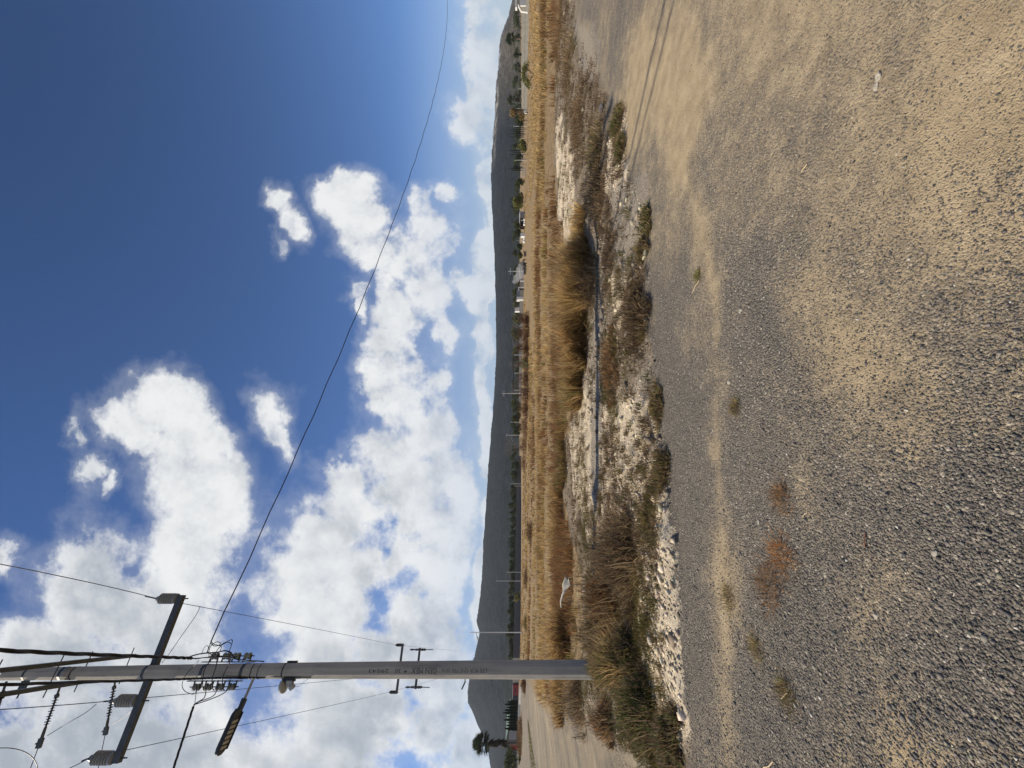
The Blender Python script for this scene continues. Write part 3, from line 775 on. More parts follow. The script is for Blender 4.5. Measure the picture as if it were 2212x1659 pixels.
def lettering():
    nrm = FN; up_t = -nrm.cross(ZV)                      # letter tops point away from reading direction
    run = ZV                                             # text runs up the pole
    tops = run.cross(nrm) * -1
    tops = nrm.cross(run)
    for txt, p0, p1, hgt in (('CFE PCR 12 C 750 2016', 1051, 952, .058), ('GEN MEX', 941, 886, .082), ('\u2022', 876, 869, .05), ('30', 862, 849.6, .052), ('29543', 836, 791.6, .05)):
        cu = bpy.data.curves.new('lettering', 'FONT'); cu.body = txt; cu.size = 1.0; cu.extrude = .01; cu.resolution_u = 3
        tmp = bpy.data.objects.new('tmp', cu); C.objects.link(tmp)
        dg = bpy.context.evaluated_depsgraph_get(); dg.update()
        me = bpy.data.meshes.new_from_object(tmp.evaluated_get(dg)); bpy.data.objects.remove(tmp); bpy.data.curves.remove(cu)
        co = np.array([v.co[:] for v in me.vertices]); w = co[:, 0].max() - co[:, 0].min(); x0 = co[:, 0].min(); hh = co[:, 1].max()
        z0 = H + (U0 - p0) / F * 6.58; z1 = H + (U0 - p1) / F * 6.58
        for v in me.vertices:
            z = z0 + (v.co.x - x0) / w * (z1 - z0)
            q = pole_pt(z) + nrm * (pole_r(z) + .0042 + v.co.z * .05) + tops * ((v.co.y - hh / 2) * hgt / max(hh, .3))
            v.co = q - Vector((PX, PY, pz))
        me.materials.append(MATS['engraved'])
        o = bpy.data.objects.new('lettering', me); C.objects.link(o); o.parent = pole
lettering()

def band(z, wid=.05, mat='steel', name='clamp_band', tilt=0, parent=None, extra=.004):
    a0 = math.atan2(FN.y, FN.x) + math.pi / 8; mb = MB(); r = (pole_r(z) + extra) / math.cos(math.pi / 8)
    for dz in (-wid / 2, wid / 2):
        for k in range(8):
            a = a0 + k * math.pi / 4; mb.v.append(tuple(pole_pt(z) + Vector((math.cos(a) * r, math.sin(a) * r, dz))))
    for k in range(8): mb.f.append((k, (k + 1) % 8, 8 + (k + 1) % 8, 8 + k))
    return mb.build(name, mat, parent or pole)

def post_insulator(base, hgt, rad, parent, mat='porcelain', n=18):
    mb = MB(); prof = [(0, rad * .45), (.02, rad * .95), (hgt * .14, rad * .98)]
    sheds = 6
    for i in range(sheds):
        t = hgt * (.16 + .68 * i / sheds); d = hgt * .68 / sheds
        prof += [(t, rad * .72), (t + d * .35, rad * 1.0), (t + d * .6, rad * 1.02), (t + d * .8, rad * .74)]
    prof += [(hgt * .86, rad * .62), (hgt * .93, rad * .5), (hgt, rad * .42)]
    mb.lathe(base, ZV, prof, n); o = mb.build('insulator', mat, parent, smooth=False)
    m2 = MB(); m2.tube([base - ZV * .2, base + ZV * .005], .011, 6); m2.build('pin', 'steel', parent)
    return o

def channel(mb, a, b, w, h):
    """C-section beam from a to b"""
    d = (b - a).normalized(); s = d.cross(ZV).normalized(); L = (b - a).length; c = (a + b) / 2
    mb.box(c + ZV * (h / 2 - .004), (L, w, .008), (d, s, ZV)); mb.box(c - ZV * (h / 2 - .004), (L, w, .008), (d, s, ZV))
    mb.box(c + s * (w / 2 - .004), (L, .008, h - .02), (d, s, ZV))

ZA = 7.95
armR, armL = Vector((-4.12, 7.51, ZA)), Vector((-6.185, 6.28, ZA))
mb = MB(); mb.box((armR + armL) / 2, ((armR - armL).length, .085, .11), (A_LINE, A_SPAN, ZV))
low_arm = mb.build('crossarm', 'steel', pole)
ins_top = []
for t in (.975, .33, .025):
    b = armL.lerp(armR, t) + ZV * .056
    post_insulator(b, .40, .092, low_arm); ins_top.append(b + ZV * .41)
band(ZA - .02, .05)
mb = MB(); mb.box(pole_pt(ZA) - A_SPAN * (pole_r(ZA) + .03), (.2, .05, .16), (A_LINE, A_SPAN, ZV)); mb.build('arm_bracket', 'steel', pole)

# pair of dead-end arms near the top, lying along the line
ZT = 9.30; hi_arms = []
for s in (1, -1):
    mid = pole_pt(ZT) + A_LINE * (s * .16); mid.z = ZT
    a, b = mid - A_SPAN * 1.22, mid + A_SPAN * 1.3
    mb = MB(); mb.box((a + b) / 2, ((b - a).length, .06, .10), (A_SPAN, A_LINE, ZV)); o = mb.build('crossarm', 'steel', pole); hi_arms.append((a, b, o))
mb = MB()
for t in (-1.16, -.26, .26, 1.2):
    c = pole_pt(ZT) + A_SPAN * t; c.z = ZT + .0
    mb.tube([c - A_LINE * .30, c + A_LINE * .30], .009, 6)
mb.build('through_bolts', 'steel', pole)
band(ZT + .09, .05); band(ZT - .1, .03)
mb = MB(); mb.box(pole_pt(10.0) - A_LINE * .17, (.16, .03, .12), (A_LINE, A_SPAN, ZV)); mb.tube([pole_pt(10.0) - A_LINE * .1, pole_pt(10.0) - A_LINE * .34], .012, 6); mb.build('top_bracket', 'steel', pole)
band(10.02, .04)

# polymer strings carrying the line that leaves to the left
def string_ins(a, b, label):
    d = (b - a).normalized(); L = (b - a).length
    o = empty('strain_insulator', a, label, 'insulator', 'strain insulators on the top crossarms')
    mb = MB(); mb.tube([a, a + d * .14], .016, 6); mb.box(a + d * .15, (.05, .04, .05)); mb.build('end_fitting', 'steel', o)
    prof = [(.16, .013)]; n = 11
    for i in range(n):
        t = .17 + (L - .46) * i / n; prof += [(t, .014), (t + .008, .043 if i % 2 else .034), (t + .014, .014)]
    prof += [(L - .28, .014), (L - .27, .02)]
    mb = MB(); mb.lathe(a, d, prof, 10); mb.build('sheds', 'porcelain_dark', o)
    mb = MB(); mb.tube([a + d * (L - .28), a + d * (L - .13)], [.02, .024], 6); s = d.cross(ZV).normalized()
    for k in (-1, 1): mb.tube([a + d * (L - .24) + s * .02 * k, a + d * (L - .08) + s * .014 * k], .007, 5)
    mb.box(a + d * (L - .07), (.13, .035, .075), (d, s, d.cross(s))); mb.tube([a + d * (L - .08), a + d * (L - .06) + ZV * .07], .012, 5); mb.build('dead_end_clamp', 'steel', o)
    return o
SA = [(at(131, 1480, 6.66), at(82, 1617, 6.34)), (at(250, 1466, 7.56), at(227, 1588, 7.37)), (at(14, 1472, 5.98), at(-16, 1560, 5.8))]
for (a, b), lb in zip(SA, ('long strain insulator string nearest the pole axis, leaving the upper arms to the left',
                           'strain insulator string at the low far end of the upper crossarms',
                           'strain insulator string at the near end of the upper crossarms, cut by the photo edge')): string_ins(a, b, lb)

# wires and cables
def wire(name, pts, r, label, cat, mat='wire', group=None, n=5, sag=0., seg=1):
    P = [Vector(p) for p in pts]
    if seg > 1:
        Q = []
        for i in range(len(P) - 1):
            for k in range(seg):
                t = k / seg; Q.append(P[i].lerp(P[i + 1], t) - ZV * (sag * 4 * t * (1 - t)))
        P = Q + [P[-1]]
    mb = MB(); mb.tube(P, r, n); o = mb.build(name, mat, smooth=True)
    return tag(o, label, cat, group)

def spline(P, seg=8):
    P = [Vector(p) for p in P]; Q = []
    for i in range(len(P) - 1):
        p0, p1, p2, p3 = P[max(i - 1, 0)], P[i], P[i + 1], P[min(i + 2, len(P) - 1)]
        for k in range(seg):
            t = k / seg
            Q.append(.5 * ((2 * p1) + (p2 - p0) * t + (2 * p0 - 5 * p1 + 4 * p2 - p3) * t * t + (3 * p1 - p0 - 3 * p2 + p3) * t ** 3))
    return Q + [P[-1]]

def twisted(name, pts, r, lead, turns, label, seg=40, core=3):
    """leads twisted about one another, one mesh"""
    path = spline(pts, seg); mb = MB(); n = len(path)
    for c in range(core):
        Q = []
        for i, p in enumerate(path):
            d = (path[min(i + 1, n - 1)] - path[max(i - 1, 0)]).normalized(); a = d.cross(ZV).normalized(); b = d.cross(a)
            t = 2 * math.pi * (turns * i / n + c / core); Q.append(p + a * (r * math.cos(t)) + b * (r * math.sin(t)))
        mb.tube(Q, lead, 5)
    o = mb.build(name, 'cable', smooth=True); return tag(o, label, 'cable', 'twisted service cables')

# next pole of the line, far behind
NP = Vector((-17.0, 23.0, 0)); NP.z = float(ground_height(NP.x, NP.y))
pole2 = empty('utility_pole', NP, 'second concrete line pole hidden behind the first, only its crossarms showing', 'utility pole', 'concrete line poles')
octagon_shaft(NP.z - .3, 9.6, .16, .10, FN, 'shaft', 'shaft', pole2, lean=False)
def far_arm(z, half, lx, ly):
    c = Vector((NP.x, NP.y, z)) - A_SPAN * .17; a, b = c - A_LINE * half, c + A_LINE * half
    mb = MB(); mb.box((a + b) / 2, ((b - a).length, .09, .12), (A_LINE, A_SPAN, ZV)); return a, b, mb.build('crossarm', 'steel', pole2)
zf = H + (U0 - 863) / F * 23.1
fa, fb, fo = far_arm(zf, 1.22, 0, 0); far_top = []
for t in (.97, .36, .03):
    b0 = fa.lerp(fb, t) + ZV * .06; post_insulator(b0, .38, .09, fo, 'porcelain_dark', 10); far_top.append(b0 + ZV * .39)
z2 = H + (U0 - 901) / F * 23.0
fa2, fb2, fo2 = far_arm(z2, 1.0, 0, 0)
for t in (.96, .05):
    c = fa2.lerp(fb2, t) + A_SPAN * .12
    mb = MB(); mb.lathe(c - ZV * .42, ZV, [(0, .03), (.04, .05), (.1, .075), (.16, .05), (.22, .085), (.3, .05), (.38, .085), (.5, .05), (.6, .06), (.72, .03), (.8, .05), (.9, .055), (1.0, .02)], 8)
    mb.tube([c - ZV * .42, c - ZV * .85 + A_SPAN * .05], .025, 5); mb.build('fuse_cutout', 'porcelain_dark', fo2)
zr = H + (U0 - 965) / F * 23
mb = MB()
for s in (-1, 1):
    c = Vector((NP.x, NP.y, zr)) + A_LINE * (s * .2); mb.tube([c - ZV * .45, c + ZV * .45], .02, 5)
    for k in range(4): mb.lathe(c + A_LINE * s * .05 + ZV * (-.36 + .24 * k), ZV, [(-.05, .04), (0, .055), (.05, .04)], 8)
mb.build('service_rack', 'steel', pole2)
lampz = H + (U0 - 1006) / F * 22.6
mb = MB(); c = Vector((NP.x, NP.y, lampz)); mb.tube([c, c - A_LINE * .62 + ZV * .06], .03, 6); mb.build('lamp_arm', 'steel', pole2)
mb = MB(); e = c - A_LINE * .62 + ZV * .06; mb.box(e - A_LINE * .18 + ZV * .06, (.42, .16, .07), ((-A_LINE + ZV * .5).normalized(), A_SPAN, (ZV + A_LINE * .5).normalized())); mb.build('lamp_head', 'lamp_black', pole2)

beyond = [Vector(NP) + Vector((-22, 31, zf + .9 - NP.z)) + A_LINE * o for o in (1.2, -.4, -1.2)]
overhead = [at(-60, 1207, 4.9), at(-60, 1537, 5.25), at(-60, 1740, 4.6)]
for i, lb in enumerate(('bare line wire on the rightmost post insulator, running to the far pole', 'bare line wire on the middle post insulator, running to the far pole', 'bare line wire on the leftmost post insulator, running to the far pole')):
    wire('line_wire', [overhead[i], ins_top[i], far_top[i], beyond[i]], .0062, lb, 'wire', group='line wires over the road', sag=.10 if i else .12, seg=10)
    m2 = MB(); q = ins_top[i].lerp(overhead[i], .09); m2.tube([ins_top[i], q], .013, 5); o = m2.build('wire_tie', 'steel', low_arm)
for (a, b), k, lb in zip(SA, (1.2, 1.1, 1.0), ('thin wire running left from the string nearest the pole axis', 'thin wire running left from the low strain insulator string', 'thin wire running left from the string cut by the photo edge')):
    d = (b - a).normalized(); wire('line_wire', [b - d * .05, b + d * 9 + ZV * .2], .006, lb, 'wire', group='side wires leaving the top arms')
# jumpers from the strings to the line wires
def zp(x0, y0, s, zx, zy, D): return at((x0 + zx * s) / 1.8228, (y0 + zy * s) / 1.8228, D)
r1 = lambda zx, zy, D: zp(0, 2100, 1100 / 1975, zx, zy, D)
wire('jumper_wire', spline([r1(680, 1207, 6.3), r1(610, 1265, 6.3), r1(500, 1330, 6.3), r1(400, 1390, 6.35), r1(335, 1430, 6.36)], 5), .0055, 'jumper dropping from the long strain string to the middle line wire', 'wire', group='jumpers')
wire('jumper_wire', spline([r1(935, 1250, 6.8), r1(880, 1300, 7.0), r1(820, 1335, 7.2), r1(780, 1355, 7.33)], 5), .0055, 'short jumper from the low strain string to the low crossarm', 'wire', group='jumpers')
wire('jumper_wire', spline([r1(1415, 515, 8.3), r1(1385, 580, 8.2), r1(1280, 730, 7.9), r1(1190, 860, 7.6), r1(1145, 915, 7.4)], 5), .0055, 'jumper hanging from the right line wire back behind the pole', 'wire', group='jumpers')
wire('jumper_wire', spline([r1(-40, 1520, 5.7), r1(60, 1518, 5.8), r1(150, 1535, 5.9), r1(220, 1575, 6.0), r1(262, 1640, 6.1), r1(265, 1720, 6.1)], 6), .0055, 'looped jumper at the upper left corner of the photo', 'wire', group='jumpers')

# low voltage racks, one each side, with four spool insulators
rk = lambda zx, zy, D: zp(700, 2500, 350 / 1936, zx, zy, D)
for side, pts in ((1, [(610, 465), (870, 465), (1095, 470), (1345, 470)]), (-1, [(430, 1040), (680, 1035), (935, 1035), (1190, 1035)])):
    zz = [rk(a, b, 6.70).z for a, b in pts]; bx = pole_r(6.5) + .03
    cs = [Vector((pole_pt(z).x, PY, z)) + A_LINE * (side * (bx + .085)) - A_SPAN * .02 for z in zz]
    mb = MB(); top, bot = Vector((pole_pt(zz[0]).x, PY, zz[0] + .18)) + A_LINE * (side * bx), Vector((pole_pt(zz[3]).x, PY, zz[3] - .16)) + A_LINE * (side * bx)
    mb.box((top + bot) / 2, (.012, .06, (top - bot).length), (A_LINE, A_SPAN, ZV)); rack = mb.build('service_rack', 'steel', pole)
    mb = MB(); mb.tube([cs[0] + ZV * .12, cs[3] - ZV * .12], .009, 6)
    for c in cs:
        for dz in (-.062, .062): mb.box(c - A_LINE * (side * .035) + ZV * dz, (.12, .035, .008), (A_LINE, A_SPAN, ZV))
    mb.build('rack_straps', 'steel', rack)
    for c in cs:
        mb = MB(); mb.lathe(c, ZV, [(-.054, .03), (-.05, .05), (-.022, .052), (-.008, .036), (.008, .036), (.022, .052), (.05, .05), (.054, .03)], 14); mb.build('spool_insulator', 'spool', rack)

    if side == 1: RSP = cs
    else: LSP = cs
band(rk(400, 600, 6.6).z, .055, extra=.006); band(rk(1290, 600, 6.6).z, .055, extra=.006)

D0 = 6.36
def jump(z, D, r, label, seg=7):
    wire('service_lead', spline([rk(a, b, D + (d[0] if d else 0)) for a, b, *d in z], seg), r, label, 'cable', 'cable', 'black leads on the service rack')
jump([(700, 520, .15), (660, 620), (600, 720), (560, 830), (547, 930), (542, 1060), (555, 1180), (585, 1212), (620, 1160), (645, 1100, .2), (660, 1050, .3)], D0, .0075, 'black lead crossing the pole face, uppermost of the three')
jump([(855, 500, .15), (850, 600), (820, 740), (780, 850), (752, 950), (745, 1080), (765, 1180), (800, 1203), (845, 1150), (880, 1100, .2), (900, 1060, .3)], D0, .0075, 'black lead crossing the pole face, middle of the three')
jump([(1165, 450, .15), (1150, 540), (1080, 700), (1020, 820), (985, 920), (968, 1040), (985, 1170), (1030, 1212), (1080, 1180), (1130, 1110, .2), (1165, 1060, .3)], D0, .0075, 'black lead crossing the pole face, lowest of the three')
jump([(720, 130), (728, 190), (790, 238), (870, 235), (930, 190), (915, 165), (850, 152), (770, 195), (705, 270), (680, 350), (675, 430)], 6.7, .006, 'thin looped lead above the rack where the long cable arrives')
jump([(735, 150), (780, 200), (880, 225), (940, 245), (942, 300), (900, 380), (850, 470)], 6.7, .006, 'curled lead from the long cable to the second spool')
jump([(900, 240), (1000, 180), (1110, 125), (1170, 105), (1190, 140), (1165, 240), (1130, 330), (1100, 430)], 6.7, .006, 'highest looped lead reaching the third spool')
jump([(820, 440), (860, 330), (950, 230), (1040, 175), (1110, 160), (1165, 200)], 6.72, .006, 'inner looped lead between second and third spool')
jump([(520, 430), (550, 330), (590, 260), (640, 232), (665, 270), (650, 340), (625, 410)], 6.7, .0042, 'thin grey loop beside the top right spool')
jump([(460, 560, -.1), (340, 690), (230, 800), (150, 920), (100, 1040), (100, 1140), (150, 1220), (240, 1270), (340, 1292), (390, 1255), (405, 1160, .15), (420, 1080, .25)], 6.45, .005, 'wide thin ground lead curving around the left of the pole')
jump([(655, 1090), (620, 1180), (605, 1280), (575, 1370), (500, 1425), (420, 1470), (345, 1525)], 6.45, .0075, 'black drop lead from the second left spool')
jump([(885, 1100), (850, 1180), (815, 1280), (740, 1350), (620, 1400), (500, 1440), (400, 1490), (340, 1545)], 6.45, .0075, 'black drop lead from the third left spool')
jump([(1165, 1070), (1110, 1150), (1040, 1240), (930, 1310), (780, 1375), (620, 1435), (450, 1490), (370, 1520), (335, 1570)], 6.45, .0075, 'black drop lead from the lowest left spool')
jump([(420, 1080, .1), (405, 1230), (385, 1370), (368, 1500), (345, 1560)], 6.5, .005, 'thin bare messenger from the top left spool')
jump([(200, 500, -.3), (330, 450), (520, 405), (700, 390), (880, 372), (1000, 345), (1090, 355), (1160, 390), (1220, 470), (1290, 470)], 6.62, .010, 'thick black lead fanning over the right spools')
jump([(200, 505, -.3), (400, 515), (620, 495), (800, 490), (1000, 480), (1200, 500), (1320, 540), (1430, 545), (1600, 565), (1750, 570), (1880, 582)], 6.62, .010, 'black lead passing behind the spools down the right of the pole')

twisted('service_cable', [(-1.15, 1.9, 6.75), (-2.77, 4.0, 6.80), tuple(rk(60, 500, 6.2)), tuple(rk(215, 505, 6.35))], .0125, .0115, 9, 'thick twisted black cable passing overhead to the right side of the rack')
twisted('service_cable', [(-1.6, 1.9, 6.75), (-3.13, 4.0, 6.80), tuple(rk(-60, 970, 6.2)), tuple(rk(330, 955, 6.5)), tuple(rk(900, 935, 6.62)), tuple(rk(1400, 935, 6.66)), tuple(rk(1900, 925, 6.68))], .009, .009, 14, 'thinner twisted black cable passing overhead to the left side of the rack')
pA = rk(340, 1560, 6.45); dl = (-A_LINE).normalized()
twisted('service_cable', [pA + dl * (.5 * i) - ZV * (.05 * math.sin(i / 20 * 3.14)) for i in range(20)], .009, .0105, 28, 'black bundled cable leaving the rack to the left', 12)
wire('down_cable', [tuple(rk(1900, 925, 6.69)), tuple(at(600, 1462.5, 6.66)), tuple(at(640, 1463, 6.66)), tuple(at(672, 1463, 6.66))], .008, 'black cable running down the left edge of the pole', 'cable', 'cable')
a, b = rk(722, 150, 6.7), Vector((29, 29, 6.7))
Q = []
for i in range(91):
    t = i / 90; p = a.lerp(b, t) - ZV * (1.15 * 4 * t * (1 - t)); p += Vector((0, 0, .012 * math.sin(t * 150)))
    Q.append(p)
wire('drop_cable', Q, .0105, 'long black service cable sweeping across the sky to the right', 'cable', 'cable')
wire('drop_cable', [rk(722, 150, 6.7), rk(690, 240, 6.7), rk(640, 370, 6.72), RSP[0] + ZV * .02], .008, 'short grey dead end holding the long cable to the rack', 'cable', 'galv')

# street lamp on its arm
lp = pole_pt(6.02) - A_LINE * .13
lamp = empty('street_lamp', (lp.x, lp.y, lp.z), 'dark flat street lamp with six lens windows, on a short arm left of the pole', 'street lamp')
ld = (-A_LINE + ZV * .20).normalized(); lw = A_SPAN.copy(); lu = ld.cross(lw); lu = lu if lu.z > 0 else -lu
j1 = lp + ld * .27
mb = MB(); mb.tube([lp - ld * .02, j1], .021, 10); mb.build('arm', 'galv', lamp)
mb = MB(); mb.box(j1 + ld * .06, (.14, .075, .06), (ld, lw, lu)); mb.box(j1 + ld * .005 + lw * .02, (.05, .03, .07), (ld, lw, lu)); mb.build('neck', 'lamp_black', lamp)
mb = MB(); L = .60; o_ = j1 + ld * .12
out = [(0, .06), (.05, .105), (.08, .118), (L - .1, .118), (L - .03, .09), (L, .04)]
P = []
for (u, w) in out: P += [o_ + ld * u + lw * w, o_ + ld * u - lw * w]
top = [p + lu * .045 for p in P]; n = len(out)
fs = []
for i in range(n - 1):
    a_, b_, c_, d_ = 2 * i, 2 * i + 1, 2 * i + 3, 2 * i + 2
    fs += [(a_, b_, c_, d_), (2 * n + d_, 2 * n + c_, 2 * n + b_, 2 * n + a_), (a_, d_, 2 * n + d_, 2 * n + a_), (b_, 2 * n + b_, 2 * n + c_, c_)]
fs += [(0, 2 * n, 2 * n + 1, 1), (2 * n - 2, 2 * n - 1, 4 * n - 1, 4 * n - 2)]
mb.poly(P + top, fs)
for s in (-1, 1): mb.box(o_ + ld * (L * .5) + lw * (s * .111) - lu * .006, (L - .12, .014, .03), (ld, lw, lu))
for i in range(7): mb.box(o_ + ld * (.14 + .066 * i) - lu * .006, (.012, .205, .014), (ld, lw, lu))
mb.build('housing', 'lamp_black', lamp)
for i in range(6):
    c = o_ + ld * (.173 + .066 * i) - lu * .004; mb = MB(); P = []
    for k in range(14):
        a_ = 2 * math.pi * k / 14; ca, sa = math.cos(a_), math.sin(a_)
        P.append(c + ld * (.025 * math.copysign(abs(ca) ** .6, ca)) + lw * (.09 * math.copysign(abs(sa) ** .6, sa)))
    mb.poly(P + [p + lu * .008 for p in P], [tuple(range(14))] + [(k, (k + 1) % 14, 14 + (k + 1) % 14, 14 + k) for k in range(14)]); mb.build('lens', 'lens', lamp)
zl = lp.z
band(zl + .02, .018, 'black_plastic'); band(zl - .1, .014, 'black_plastic')

# small dish radio and the strapped box
dz_ = H + (U0 - 611) / F * 6.6
dc = pole_pt(dz_) - A_LINE * (pole_r(dz_) + .10) + A_SPAN * .05
dish = empty('dish_antenna', dc, 'small grey dish antenna strapped to the left of the pole below the lamp', 'antenna')
ax_ = (ZV * .93 - A_LINE * .18 - A_SPAN * .2).normalized()
mb = MB(); mb.lathe(dc, ax_, [(-.025, .05), (-.012, .09), (.0, .102), (.024, .10), (.036, .07), (.04, .02)], 24); mb.build('reflector', 'dish_grey', dish)
mb = MB(); mb.box(dc - ZV * .09 + A_LINE * .05, (.10, .06, .10)); mb.box(dc - ZV * .14 - A_LINE * .01, (.07, .055, .08), (Vector((.8, 0, .6)), Vector((0, 1, 0)), Vector((-.6, 0, .8)))); mb.build('feed', 'dish_grey', dish)
mb = MB(); mb.box(dc + A_LINE * .09 - ZV * .06, (.05, .09, .2), (A_LINE, A_SPAN, ZV)); mb.build('bracket', 'black_plastic', dish)
mb = MB(); bz = H + (U0 - 625) / F * 6.75; c = pole_pt(bz) + A_LINE * (pole_r(bz) + .018); mb.box(c, (.03, .07, .16), (A_LINE, A_SPAN, ZV)); o = mb.build('strapped_box', 'black_plastic'); tag(o, 'small black box strapped to the right side of the pole below the rack', 'box')
band(bz + .09, .022, 'black_plastic')
wire('dish_cable', spline([dc - ZV * .17, dc - ZV * .26, dc - ZV * .33 + A_LINE * .06, dc - ZV * .42 + A_LINE * .12], 5), .003, 'thin grey lead from the dish antenna back to the pole', 'cable', 'galv')

# ---------------------------------------------------------------- far side of the field
def B(py, D):
    """standing point on the land in the column py, D metres away"""
    x = (V0 - py) / F * D; return Vector((x, D, float(ground_height(x, D))))
def zt(px, D): return H + (U0 - px) / F * D           # height of something whose top shows at px

def wall_run(name, pts, hgt, thick, mat, label, cat='wall', post=0, capmat=None):
    o = empty(name, pts[0], label, cat); mb = MB(); cap = MB(); ps = MB()
    for a, b in zip(pts[:-1], pts[1:]):
        d = (b - a); L = Vector((d.x, d.y, 0)).length; dn = Vector((d.x, d.y, 0)).normalized(); s = dn.cross(ZV)
        n = max(1, int(L / (post or 8)))
        for i in range(n):
            p, q = a.lerp(b, i / n), a.lerp(b, (i + 1) / n); z = (p.z + q.z) / 2
            mb.box(Vector(((p.x + q.x) / 2, (p.y + q.y) / 2, z + hgt / 2 - .4)), ((q - p).length * .995, thick, hgt + .8), (dn, s, ZV))
            ps.box(Vector((p.x, p.y, z + hgt / 2 - .3)), (.16, thick + .08, hgt + .75), (dn, s, ZV))
            cap.box(Vector(((p.x + q.x) / 2, (p.y + q.y) / 2, z + hgt + .035)), ((q - p).length * .995, thick + .06, .07), (dn, s, ZV))
    mb.build('panels', mat, o); ps.build('posts', mat, o); cap.build('coping', capmat or mat, o)
    return o
w1 = [B(1482, 140), B(1421, 128), B(1255, 150), B(1086, 183), B(985, 205)]
wall_run('block_wall', w1, 2.25, .2, 'block_wall', 'long dark grey block wall across the far side of the field', post=6)
w2 = [B(880, 190), B(760, 150), B(640, 118), B(566, 112)]
wall_run('block_wall', w2, 1.15, .2, 'block_wall', 'lower grey wall beneath the smoke and white house', post=7)
wr = [B(-70, 92), B(0, 100), B(236, 131)]
o = wall_run('precast_wall', wr, 1.85, .12, 'precast', 'pale precast concrete wall with posts at far right', post=5.2)
mb = MB()
for a, b in zip(wr[:-1], wr[1:]):
    d = (b - a).normalized(); s = Vector((d.x, d.y, 0)).normalized().cross(ZV)
    for sgn in (-1, 1):
        m_ = (a + b) / 2 + ZV * 1.02 + s * (.075 * sgn); mb.box(m_, ((b - a).length, .03, .10), (d, s, ZV))
mb.build('rail', 'block_wall', o)

def pillar(py, D, w, h, label):
    b = B(py, D); o = empty('gate_pillar', b, label, 'gate pillar'); mb = MB(); mb.box(b + ZV * (h / 2 - .2), (w, w, h + .4)); mb.build('shaft', 'white_paint', o)
    mb = MB(); mb.box(b + ZV * (h + .05), (w * 1.2, w * 1.2, .12)); mb.build('cap', 'precast', o)
pillar(241, 131, .8, 1.85, 'white square gate pillar at the end of the precast wall')

def rail_fence(pys, D0_, D1_, h, label, rails=(.95, .6)):
    n = len(pys); pts = [B(p, D0_ + (D1_ - D0_) * i / (n - 1)) for i, p in enumerate(pys)]
    o = empty('rail_fence', pts[0], label, 'fence')
    for p in pts: m_ = MB(); m_.box(p + ZV * (h / 2 - .1), (.14, .14, h + .2)); m_.build('post', 'bark_grey', o)
    for r_ in rails:
        m_ = MB(); m_.tube([p + ZV * (h * r_) for p in pts], .04, 5); m_.build('rail', 'galv', o)
rail_fence([248, 258, 268, 279, 290, 301, 312, 323, 334, 345, 355, 363], 131, 118, 1.6, 'grey post and rail fence between the white pillar and the white gate')
g = empty('farm_gate', B(372, 112), 'small white slatted gate at the end of the rail fence', 'gate')
a, b = B(363, 112), B(381, 112)
mb = MB()
for i in range(8): p = a.lerp(b, i / 7); mb.box(p + ZV * .75, (.07, .05, 1.5))
mb.build('slats', 'pole_white', g)
mb = MB()
for z in (.3, 1.4): mb.tube([a + ZV * z, b + ZV * z], .04, 5)
mb.build('frame', 'pole_white', g)

def house(name, pys, D, h, depth, mat, label, roof=None, roofmat='roof_grey', cat='house', door=None, win=0, yaw=0):
    """box walls with a flat or gabled roof; pys are the columns of its near face"""
    a, b = B(pys[1], D), B(pys[0], D); w = abs(b.x - a.x); c = (a + b) / 2; zb = min(a.z, b.z)
    X_ = Vector((math.cos(yaw), math.sin(yaw), 0)); Y_ = Vector((-math.sin(yaw), math.cos(yaw), 0)); base = Vector((c.x, c.y, zb))
    o = empty(name, base, label, cat); mid = base + Y_ * depth / 2
    m_ = MB(); m_.box(mid + ZV * (h / 2 - .3), (w, depth, h + .6), (X_, Y_, ZV)); m_.build('walls', mat, o)
    m_ = MB()
    if roof:
        e = .25
        P = [mid + X_ * (sx * (w / 2 + e)) + Y_ * (sy * (depth / 2 + e)) + ZV * h for sx in (-1, 1) for sy in (-1, 1)]
        r0, r1 = mid - X_ * (w / 2 + e) + ZV * (h + roof), mid + X_ * (w / 2 + e) + ZV * (h + roof)
        m_.poly(P + [r0, r1], [(0, 2, 5, 4), (1, 4, 5, 3), (0, 4, 1), (2, 3, 5), (0, 1, 3, 2)])
    else: m_.box(mid + ZV * (h + .06), (w + .2, depth + .2, .12), (X_, Y_, ZV))
    m_.build('roof', roofmat, o)
    if door: m_ = MB(); m_.box(base + X_ * (w * door) - Y_ * .02 + ZV * 1.0, (min(1.0, w * .3), .06, 2.0), (X_, Y_, ZV)); m_.build('door', 'dark_panel', o)
    for i in range(win):
        m_ = MB(); m_.box(base + X_ * (w * (-.3 + .6 * (i + .5) / win)) - Y_ * .02 + ZV * (h * .55), (w * .16, .06, h * .25), (X_, Y_, ZV)); m_.build('window', 'dark_panel', o)
    return o
house('red_shed', (1480, 1502), 138, 2.15, 3, 'red_wall', 'dark red flat roofed shed at the left end of the block wall', win=2, roofmat='white_paint', cat='shed')
house('dark_shed', (1502, 1516), 138, 2.05, 3, 'dark_panel', 'dark shed between the red shed and the row of cypresses', roofmat='white_paint', cat='shed', door=.2)

